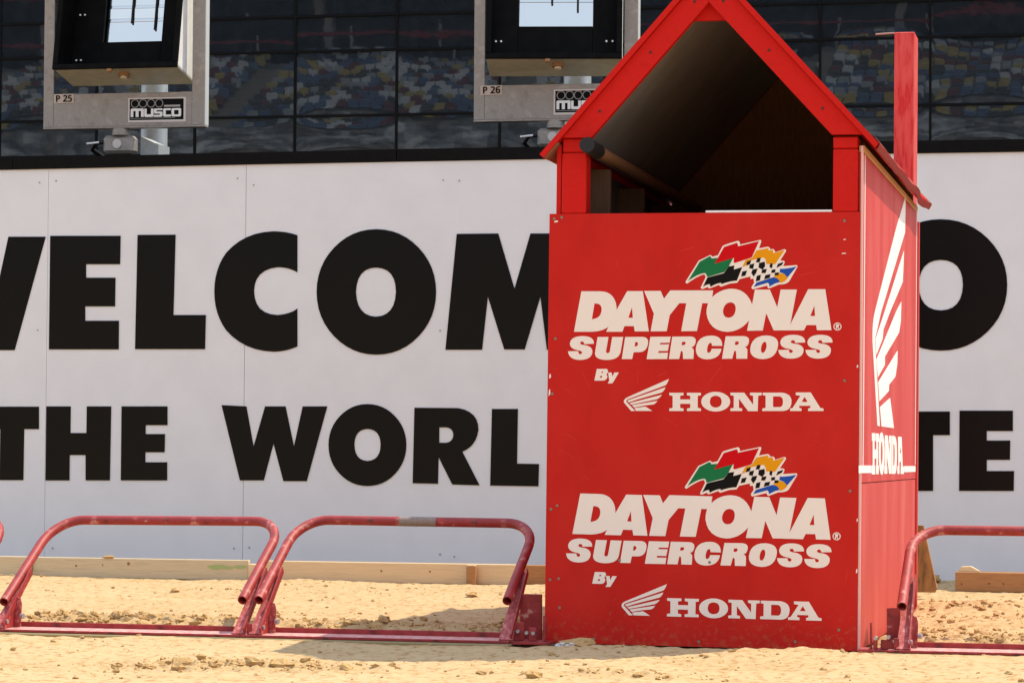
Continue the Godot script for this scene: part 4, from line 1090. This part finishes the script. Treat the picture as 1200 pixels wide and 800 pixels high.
# ---------------------------------------------------------------- starting gate
func build_gates() -> void:
	var coat_tex := noise_tex(81, 0.012, [srgb(96, 34, 28), srgb(142, 38, 37), srgb(152, 44, 43), srgb(160, 52, 51), srgb(196, 138, 126)], [0.10, 0.22, 0.5, 0.76, 0.86], 6)
	var coat := grained(coat_tex, Vector3(2.2, 2.2, 2.2), 0.55, true, noise_tex(82, 0.05, [], [], 4, 512, 2.0), 0.15)
	var dusty := grained(noise_tex(83, 0.02, [srgb(150, 56, 54), srgb(170, 74, 72), srgb(182, 92, 88), srgb(206, 150, 140)], [0.2, 0.5, 0.7, 0.85], 5), Vector3(4, 4, 4), 0.6, true)
	var web := grained(noise_tex(86, 0.02, [srgb(176, 96, 96), srgb(206, 146, 140), srgb(216, 176, 160)], [0.2, 0.5, 0.85], 5), Vector3(2, 6, 6), 0.7, true)
	var inside := paint(srgb(70, 46, 36), 0.9)
	var steel := paint(srgb(180, 180, 182), 0.4, 0.6)
	var bare := grained(noise_tex(84, 0.03, [srgb(110, 96, 84), srgb(150, 140, 128), srgb(120, 60, 56)], [0.2, 0.5, 0.9], 5), Vector3(8, 8, 8), 0.5, true)
	var zf := -11.0
	var lefts := [-5.84, -4.595, -3.490, -0.892]
	var labels := ["red tube gate hoop cut off by the left picture edge", "red tube gate hoop between the left edge and its scuffed neighbour", "red tube gate hoop with bare scuffed top beside the booth", "red tube gate hoop standing to the right of the booth"]
	var feet := [[0.105, 0.115], [0.120, 0.148], [0.150, 0.167], [0.176, 0.18]]
	var tops := [[0.441, 0.443], [0.443, 0.450], [0.459, 0.456], [0.453, 0.454]]
	var wide := 1.035
	var back := 0.57
	for g in 4:
		var t := thing("starting_gate", labels[g], "starting gate", at(lefts[g], 0, zf), "starting gate hoops in a row")
		var path := hoop_path(wide, feet[g], tops[g], back)
		var hoop := put("hoop", tube(path, 0.0202, 20, 0.0165), coat, t)
		put("tube_lining", tube([path[1] * 0.8 + path[0] * 0.2, path[2]], 0.0163, 14), inside, hoop)
		put("tube_lining", tube([path[-2] * 0.8 + path[-1] * 0.2, path[-3]], 0.0163, 14), inside, hoop)
		if g == 2:
			var scuff := []
			for i in 7:
				scuff.append(Vector3(lerpf(0.44, 0.60, i / 6.0), lerpf(tops[g][0], tops[g][1], lerpf(0.44, 0.60, i / 6.0) / wide), -back))
			put("scuff", tube(scuff, 0.0206, 20), bare, hoop)
		for s in 2:
			var fx := wide * s
			var low := Vector3(fx, feet[g][s], 0.0)
			var along := (Vector3(fx, tops[g][s], -back) - low).normalized()
			# a channel-shaped arm under the tube, from the rail up along the leg
			var foot := Vector3(fx + 0.004, 0.018, 0.085)
			var head_p := low + along * 0.25 + Vector3(0.024, -0.012, 0.0)
			var dirv := (head_p - foot).normalized()
			var bs := Basis(Vector3.RIGHT, dirv, Vector3.RIGHT.cross(dirv)).orthonormalized()
			var mid := Transform3D(bs, (foot + head_p) * 0.5)
			var arm := put("arm", tapered(0.056, 0.026, (head_p - foot).length(), 0.007, mid), dusty, t)
			put("arm_flange", tapered(0.006, 0.006, (head_p - foot).length() * 0.98, 0.030, mid * at(0.022, 0, 0.012)), coat, arm)
			# upright angle behind the foot, with a bolt
			if s == 1:
				continue
			var ux := fx + 0.052
			put("gusset_plate", prism_x([Vector2(0.07, 0.0155), Vector2(0.02, 0.085), Vector2(-0.02, 0.135), Vector2(-0.035, 0.142), Vector2(-0.05, 0.130), Vector2(-0.05, 0.0155)], ux - 0.026, ux - 0.020), coat, t)
			put("upright", prism([Vector2(ux - 0.0195, 0.0155), Vector2(ux + 0.004, 0.0155), Vector2(ux + 0.008, 0.11), Vector2(ux + 0.002, 0.134), Vector2(ux - 0.0195, 0.142)], -0.05, -0.043), dusty, t)
			put("hinge_lug", span(Vector3(fx - 0.024, 0.0155, 0.068), Vector3(fx - 0.004, 0.060, 0.078), 0.002), coat, t)
			put("bolt", tube([Vector3(ux + 0.010, 0.062, -0.03), Vector3(ux + 0.024, 0.062, -0.026)], 0.011, 8), steel, t)
			put("bolt", tube([Vector3(fx + 0.03, 0.045, 0.06), Vector3(fx + 0.045, 0.045, 0.062)], 0.009, 8), steel, t)
		# base channel
		var x1 := wide + (0.022 if g != 3 else 0.6)
		var x0 := -0.046
		put("base_channel", span(Vector3(x0, 0.008, -0.075), Vector3(x1, 0.0150, 0.0945), 0.0015), web, t)
		put("front_lip", span(Vector3(x0, 0.005, 0.095), Vector3(x1, 0.0155, 0.101), 0.0015), coat, t)
		put("back_flange", span(Vector3(x0, 0.008, -0.083), Vector3(x1, 0.036, -0.0755), 0.0015), coat, t)
	# wooden sill that the rails lie on, runs under the booth front too
	var sill_tex := noise_tex(85, 0.02, [srgb(120, 104, 70), srgb(150, 132, 92), srgb(138, 120, 82)], [], 4)
	var sill_mat := grained(sill_tex, Vector3(0.9, 14, 14), 0.9, true)
	var s1 := put("timber_sill", span(Vector3(-2.35, -0.12, -0.11), Vector3(2.30, 0.0, 0.11), 0.004), sill_mat, self, at(-4.72, 0.0035, -10.975))
	tag(s1, "weathered timber sill under the gate rail, left of the booth", "sill")
	var s2 := put("timber_sill", span(Vector3(-0.76, -0.12, -0.11), Vector3(0.62, 0.0, 0.11), 0.004), sill_mat, self, at(-1.65, -0.008, -11.09))
	tag(s2, "weathered timber sill under the red booth front", "sill")
	var s3 := put("timber_sill", span(Vector3(-1.02, -0.12, -0.11), Vector3(1.0, 0.0, 0.11), 0.004), sill_mat, self, at(0.02, 0.0035, -10.975))
	tag(s3, "weathered timber sill under the gate rail, right of the booth", "sill")
	# hinge ends beside the booth
	var k := thing("hinge_bracket", "rusty red hinge bracket with bolts at the booth's left foot", "bracket", at(-2.425, 0.0, -10.95), "end brackets of the gate rails")
	put("base_plate", span(Vector3(-0.02, 0.0, -0.10), Vector3(0.16, 0.012, 0.02), 0.002), coat, k)
	put("angle_plate", span(Vector3(0.0, 0.0125, -0.03), Vector3(0.045, 0.085, -0.022), 0.002), coat, k)
	put("angle_plate", span(Vector3(0.066, 0.0125, -0.02), Vector3(0.098, 0.066, -0.012), 0.002), coat, k)
	put("upright", span(Vector3(0.126, 0.0125, -0.03), Vector3(0.136, 0.115, 0.0), 0.002), coat, k)
	put("stop_plate", span(Vector3(0.0, -0.01, -0.16), Vector3(0.09, 0.19, -0.15), 0.006), coat, k)
	for p in [[0.022, 0.05], [0.058, 0.045], [0.085, 0.044]]:
		put("bolt", tube([Vector3(p[0], p[1], -0.03), Vector3(p[0], p[1], -0.005)], 0.0075, 8), steel, k)
	var k2 := thing("hinge_bracket", "rusty red hinge bracket with bolts at the booth's right foot", "bracket", at(-1.055, 0.0, -10.96), "end brackets of the gate rails")
	put("base_plate", span(Vector3(0.0, 0.0, -0.10), Vector3(0.17, 0.012, 0.02), 0.002), coat, k2)
	put("upright", span(Vector3(0.042, 0.0125, -0.04), Vector3(0.050, 0.115, -0.015), 0.002), coat, k2)
	put("angle_plate", span(Vector3(0.058, 0.0125, 0.0), Vector3(0.074, 0.052, 0.008), 0.002), coat, k2)
	put("angle_plate", span(Vector3(0.085, 0.0125, -0.012), Vector3(0.15, 0.05, -0.004), 0.002), coat, k2)
	put("stop_plate", span(Vector3(0.098, 0.0, -0.13), Vector3(0.15, 0.165, -0.12), 0.004), coat, k2)
	for p in [[0.066, 0.055], [0.115, 0.06], [0.14, 0.045]]:
		put("bolt", tube([Vector3(p[0], p[1], -0.03), Vector3(p[0], p[1], 0.012)], 0.0075, 8), steel, k2)

func prism_x(pts: Array, x0: float, x1: float) -> Mesh:          # a polygon in z and y with width along x
	var st := new_st()
	for x in [x0, x1]:
		var q := []
		for p in pts:
			q.append(Vector3(x, p.y, p.x))
		face(st, q, Vector3(1.0 if x == maxf(x0, x1) else -1.0, 0, 0))
	var c := Vector2.ZERO
	for p in pts:
		c += p
	c /= pts.size()
	for i in pts.size():
		var a: Vector2 = pts[i]
		var b: Vector2 = pts[(i + 1) % pts.size()]
		var m := (a + b) * 0.5 - c
		face(st, [Vector3(x0, a.y, a.x), Vector3(x0, b.y, b.x), Vector3(x1, b.y, b.x), Vector3(x1, a.y, a.x)], Vector3(0, m.y, m.x))
	return st.commit()

func tapered(w0: float, w1: float, long: float, thick: float, xf: Transform3D) -> Mesh:   # a bar that narrows towards its head
	var st := new_st()
	var q := []
	for z in [-0.5, 0.5]:
		for c in [[-w0, -1.0], [w0, -1.0], [w1, 1.0], [-w1, 1.0]]:
			q.append(xf * Vector3(c[0] * 0.5, c[1] * long * 0.5, z * thick))
	var mid: Vector3 = xf.origin
	for f in [[0, 1, 2, 3], [4, 5, 6, 7], [0, 1, 5, 4], [1, 2, 6, 5], [2, 3, 7, 6], [3, 0, 4, 7]]:
		var p := [q[f[0]], q[f[1]], q[f[2]], q[f[3]]]
		face(st, p, (p[0] + p[1] + p[2] + p[3]) * 0.25 - mid)
	return st.commit()

func hoop_path(w: float, feet: Array, tops: Array, back: float) -> Array:
	var out := []
	var r := 0.30                                               # bend, as a share of the leg
	var rx := 0.13
	var spot := func(x: float, up: float) -> Vector3:
		var f := x / w
		return Vector3(x, lerpf(lerpf(feet[0], feet[1], f), lerpf(tops[0], tops[1], f), up), -back * up)
	for i in 6:
		out.append(spot.call(0.0, (1.0 - r) * i / 5.0))
	for i in range(1, 10):
		var a := PI * 0.5 * i / 9.0
		out.append(spot.call(rx * (1.0 - cos(a)), 1.0 - r + r * sin(a)))
	for i in range(1, 12):
		out.append(spot.call(lerpf(rx, w - rx, i / 12.0), 1.0))
	for i in range(0, 10):
		var a := PI * 0.5 * i / 9.0
		out.append(spot.call(w - rx + rx * sin(a), 1.0 - r + r * cos(a)))
	for i in range(1, 6):
		out.append(spot.call(w, (1.0 - r) * (1.0 - i / 5.0)))
	return out

# ---------------------------------------------------------------- kick boards and odd timbers
func build_timbers() -> void:
	var pale := grained(noise_tex(91, 0.014, [srgb(184, 166, 134), srgb(204, 186, 152), srgb(192, 174, 140)], [], 5), Vector3(0.5, 9, 9), 0.85, true)
	var fresh := grained(noise_tex(92, 0.014, [srgb(208, 178, 136), srgb(222, 194, 152), srgb(214, 184, 142)], [], 5), Vector3(0.5, 9, 9), 0.85, true)
	var brown := grained(noise_tex(93, 0.014, [srgb(150, 102, 62), srgb(174, 124, 78), srgb(160, 110, 66)], [], 5), Vector3(0.7, 9, 9), 0.85, true)
	var knot := paint(srgb(140, 96, 60), 0.9)
	var green := paint(srgb(158, 172, 112), 0.9)
	var list := [
		[-7.6, -6.115, -15.02, pale, "pale timber kick board at the left picture edge"],
		[-6.108, -4.835, -15.04, pale, "weathered timber kick board with a green paint smear"],
		[-4.783, -3.292, -15.075, fresh, "fresh yellow timber kick board ending near the booth"],
		[-3.286, -2.1, -15.10, brown, "brown timber kick board running behind the booth"]]
	for l in list:
		var t := thing("kick_board", l[4], "timber board", Transform3D(Basis(Vector3.BACK, 0.002), Vector3(l[0], -0.006, l[2])), "timber kick boards in front of the sign wall")
		put("board", span(Vector3(0, 0, -0.038), Vector3(l[1] - l[0], 0.112, 0.0), 0.003), l[3], t)
		for q in 3:
			var x := rng.randf_range(0.15, l[1] - l[0] - 0.1)
			var y := rng.randf_range(0.03, 0.095)
			put("knot", tube([Vector3(x, y, -0.001), Vector3(x, y, 0.0008)], rng.randf_range(0.004, 0.009), 12), knot, t)
		if l[3] == pale and l[0] > -7:
			put("paint_smear", print_mesh(["M 10300 750 Q 10800 920 11300 830 Q 11700 700 12000 760 Q 11900 620 11500 600 Q 11100 640 10900 560 Q 10600 560 10300 750", ], 0.0012), green, t)
			put("paint_smear", print_mesh(["M 11900 780 Q 12200 900 12650 820 Q 12700 700 12300 640 Q 12000 620 11900 780"], 0.0015), green, t)
	var b := thing("wood_block", "short pale wood block between two kick boards", "wood block", at(-4.832, -0.01, -15.04))
	put("block", span(Vector3(0, 0, -0.05), Vector3(0.046, 0.098, 0.012), 0.003), fresh, b)
	var s := thing("timber_stake", "upright wooden stake in front of the fresh kick board", "stake", at(-3.585, -0.03, -15.045))
	put("stake", span(Vector3(0, 0, -0.02), Vector3(0.052, 0.128, 0.018), 0.003), brown, s)
	put("stake_top", span(Vector3(0.002, 0.1285, -0.018), Vector3(0.050, 0.134, 0.016), 0.002), fresh, s)
	var r := thing("kick_board", "dark brown timber board lying right of the booth", "timber board", at(-0.957, -0.004, -15.3), "timber kick boards in front of the sign wall")
	put("board", span(Vector3(0, 0, -0.09), Vector3(1.6, 0.104, 0.0), 0.003), brown, r)
	for p in [[0.035, 0.04], [0.18, 0.045], [0.255, 0.045], [0.41, 0.03]]:
		put("nail", tube([Vector3(p[0], p[1], -0.001), Vector3(p[0], p[1], 0.002)], 0.004, 8), paint(srgb(60, 44, 34), 0.7), r)
	var scrap := put("wood_scrap", prism([Vector2(0, 0), Vector2(0.10, 0.0), Vector2(0.115, 0.004), Vector2(0.07, 0.028), Vector2(0.02, 0.026)], -0.06, 0.0), fresh, self, at(-0.945, 0.1005, -15.32))
	tag(scrap, "pale wood scrap lying on the dark brown board", "wood scrap")
	# a leaning brace between the booth and the wall
	var br := thing("leaning_brace", "rust brown tapered brace leaning behind the booth's right side", "brace", at(-1.10, 0.03, -14.55))
	put("brace_board", prism([Vector2(-0.06, 0.0), Vector2(0.088, 0.0), Vector2(0.098, 0.02), Vector2(0.028, 0.34), Vector2(-0.06, 0.34)], -0.045, 0.0), grained(noise_tex(94, 0.012, [srgb(104, 78, 52), srgb(148, 102, 58), srgb(170, 118, 68)], [0.1, 0.4, 0.8], 5), Vector3(4, 1.2, 4), 0.85, true), br)

# ---------------------------------------------------------------- clods
func build_clods(m: StandardMaterial3D) -> void:
	var shapes := []
	for i in 5:
		shapes.append(lump(100 + i, 0.75))
	var list := []
	for i in 5:
		list.append([])
	var tries := 0
	while tries < 150000:
		tries += 1
		var x := rng.randf_range(-7.6, 1.0)
		var z := rng.randf_range(-15.0, -9.1)
		if x > -2.36 and x < -1.0 and z < -10.97 and z > -14.1:
			continue
		if z < -10.86 and z > -11.10:
			continue
		var r := rough_at(x, z)
		if rng.randf() > r * r * 0.8 + 0.012:
			continue
		var s := 0.0022 + 0.014 * pow(rng.randf(), 6.0) * (0.5 + r)
		var xf := Transform3D(Basis.from_euler(Vector3(rng.randf_range(-0.5, 0.5), rng.randf() * TAU, rng.randf_range(-0.5, 0.5))).scaled(Vector3(s, s, s) * Vector3(rng.randf_range(0.8, 1.5), rng.randf_range(0.7, 1.1), 1)), Vector3(x, ground_y(x, z) + s * 0.3, z))
		list[rng.randi() % 5].append(xf)
	var all := thing("dirt_crumbs", "loose crumbs of dirt scattered over the ground", "dirt")
	all.set_meta("kind", "stuff")
	for i in 5:
		var mm := MultiMesh.new()
		mm.transform_format = MultiMesh.TRANSFORM_3D
		mm.mesh = shapes[i]
		mm.instance_count = list[i].size()
		for k in list[i].size():
			mm.set_instance_transform(k, list[i][k])
		var mi := MultiMeshInstance3D.new()
		mi.name = numbered("crumbs", all)
		mi.multimesh = mm
		mi.material_override = m
		mi.set_meta("kind", "stuff")
		all.add_child(mi, true)
	# clods large enough to pick out
	var spots := [
		[-3.34, -9.62, 0.040, "large dirt clod in the row in front of the left gates"], [-3.20, -9.70, 0.034, "third clod from the left in the row below the left gates"], [-3.08, -9.66, 0.036, "clod just left of the biggest one in the row below the gates"], [-2.97, -9.66, 0.045, "biggest dirt clod at the edge of the booth's shadow"], [-2.88, -9.72, 0.024, "small clod just right of the biggest one in the row"],
		[-2.73, -9.62, 0.030, "dirt clod lying alone right of the clod row"], [-3.48, -9.78, 0.026, "second clod from the left in the row below the gates"], [-3.58, -9.62, 0.020, "leftmost small clod of the row below the left gates"], [-2.24, -9.62, 0.018, "small clod in sunlight below the booth's left corner"], [-2.02, -9.46, 0.030, "clod at the bottom edge below the booth's front"],
		[-1.75, -9.62, 0.020, "left one of two small clods in sunlight below the booth"], [-1.67, -9.56, 0.018, "right one of two small clods in sunlight below the booth"], [-3.70, -11.86, 0.040, "flat clod just behind the rail of the left gate"], [-3.27, -13.85, 0.030, "lone clod midway between the gate and the kick board"], [-4.83, -13.8, 0.022, "small dark clod behind the middle of the left gate"], [-2.63, -11.95, 0.05, "dark clod inside the booth's shadow behind the rail"],
		[-3.3, -9.46, 0.028, "clod at the bottom edge of the picture below the left gates"]]
	for p in spots:
		var o := put("dirt_clod", shapes[rng.randi() % 5], m, self, Transform3D(Basis(Vector3.UP, rng.randf() * TAU).scaled(Vector3(p[2] * 1.0, p[2] * 0.82, p[2] * 0.85)), Vector3(p[0], ground_y(p[0], p[1]) + p[2] * 0.22, p[1])))
		tag(o, p[3], "dirt clod", "dirt clods on the ground")
	var mound := thing("dirt_mound", "little dirt mound with white plaster bits at the booth's foot", "dirt mound", at(-2.17, -0.01, -10.90))
	put("mound", shapes[1], m, mound, Transform3D(Basis().scaled(Vector3(0.075, 0.04, 0.05)), Vector3(0.03, 0.015, 0)))
	var plaster := paint(srgb(196, 192, 188), 0.8)
	for q in 4:
		put("plaster_bit", shapes[q], plaster, mound, Transform3D(Basis(Vector3.UP, q).scaled(Vector3(0.014, 0.010, 0.012)), Vector3(-0.045 + q * 0.018, 0.016 + 0.006 * (q % 2), 0.048)))
	var wall_lump := put("dirt_clod", shapes[2], m, self, Transform3D(Basis().scaled(Vector3(0.05, 0.03, 0.04)), Vector3(-1.13, 0.02, -16.1)))
	tag(wall_lump, "brown clod against the foot of the white wall", "dirt clod", "dirt clods on the ground")
	var top_lump := put("dirt_clod", shapes[3], m, self, Transform3D(Basis().scaled(Vector3(0.035, 0.014, 0.02)), Vector3(-5.66, 0.112, -15.05)))
	tag(top_lump, "pat of dirt on top of the weathered kick board", "dirt clod", "dirt clods on the ground")
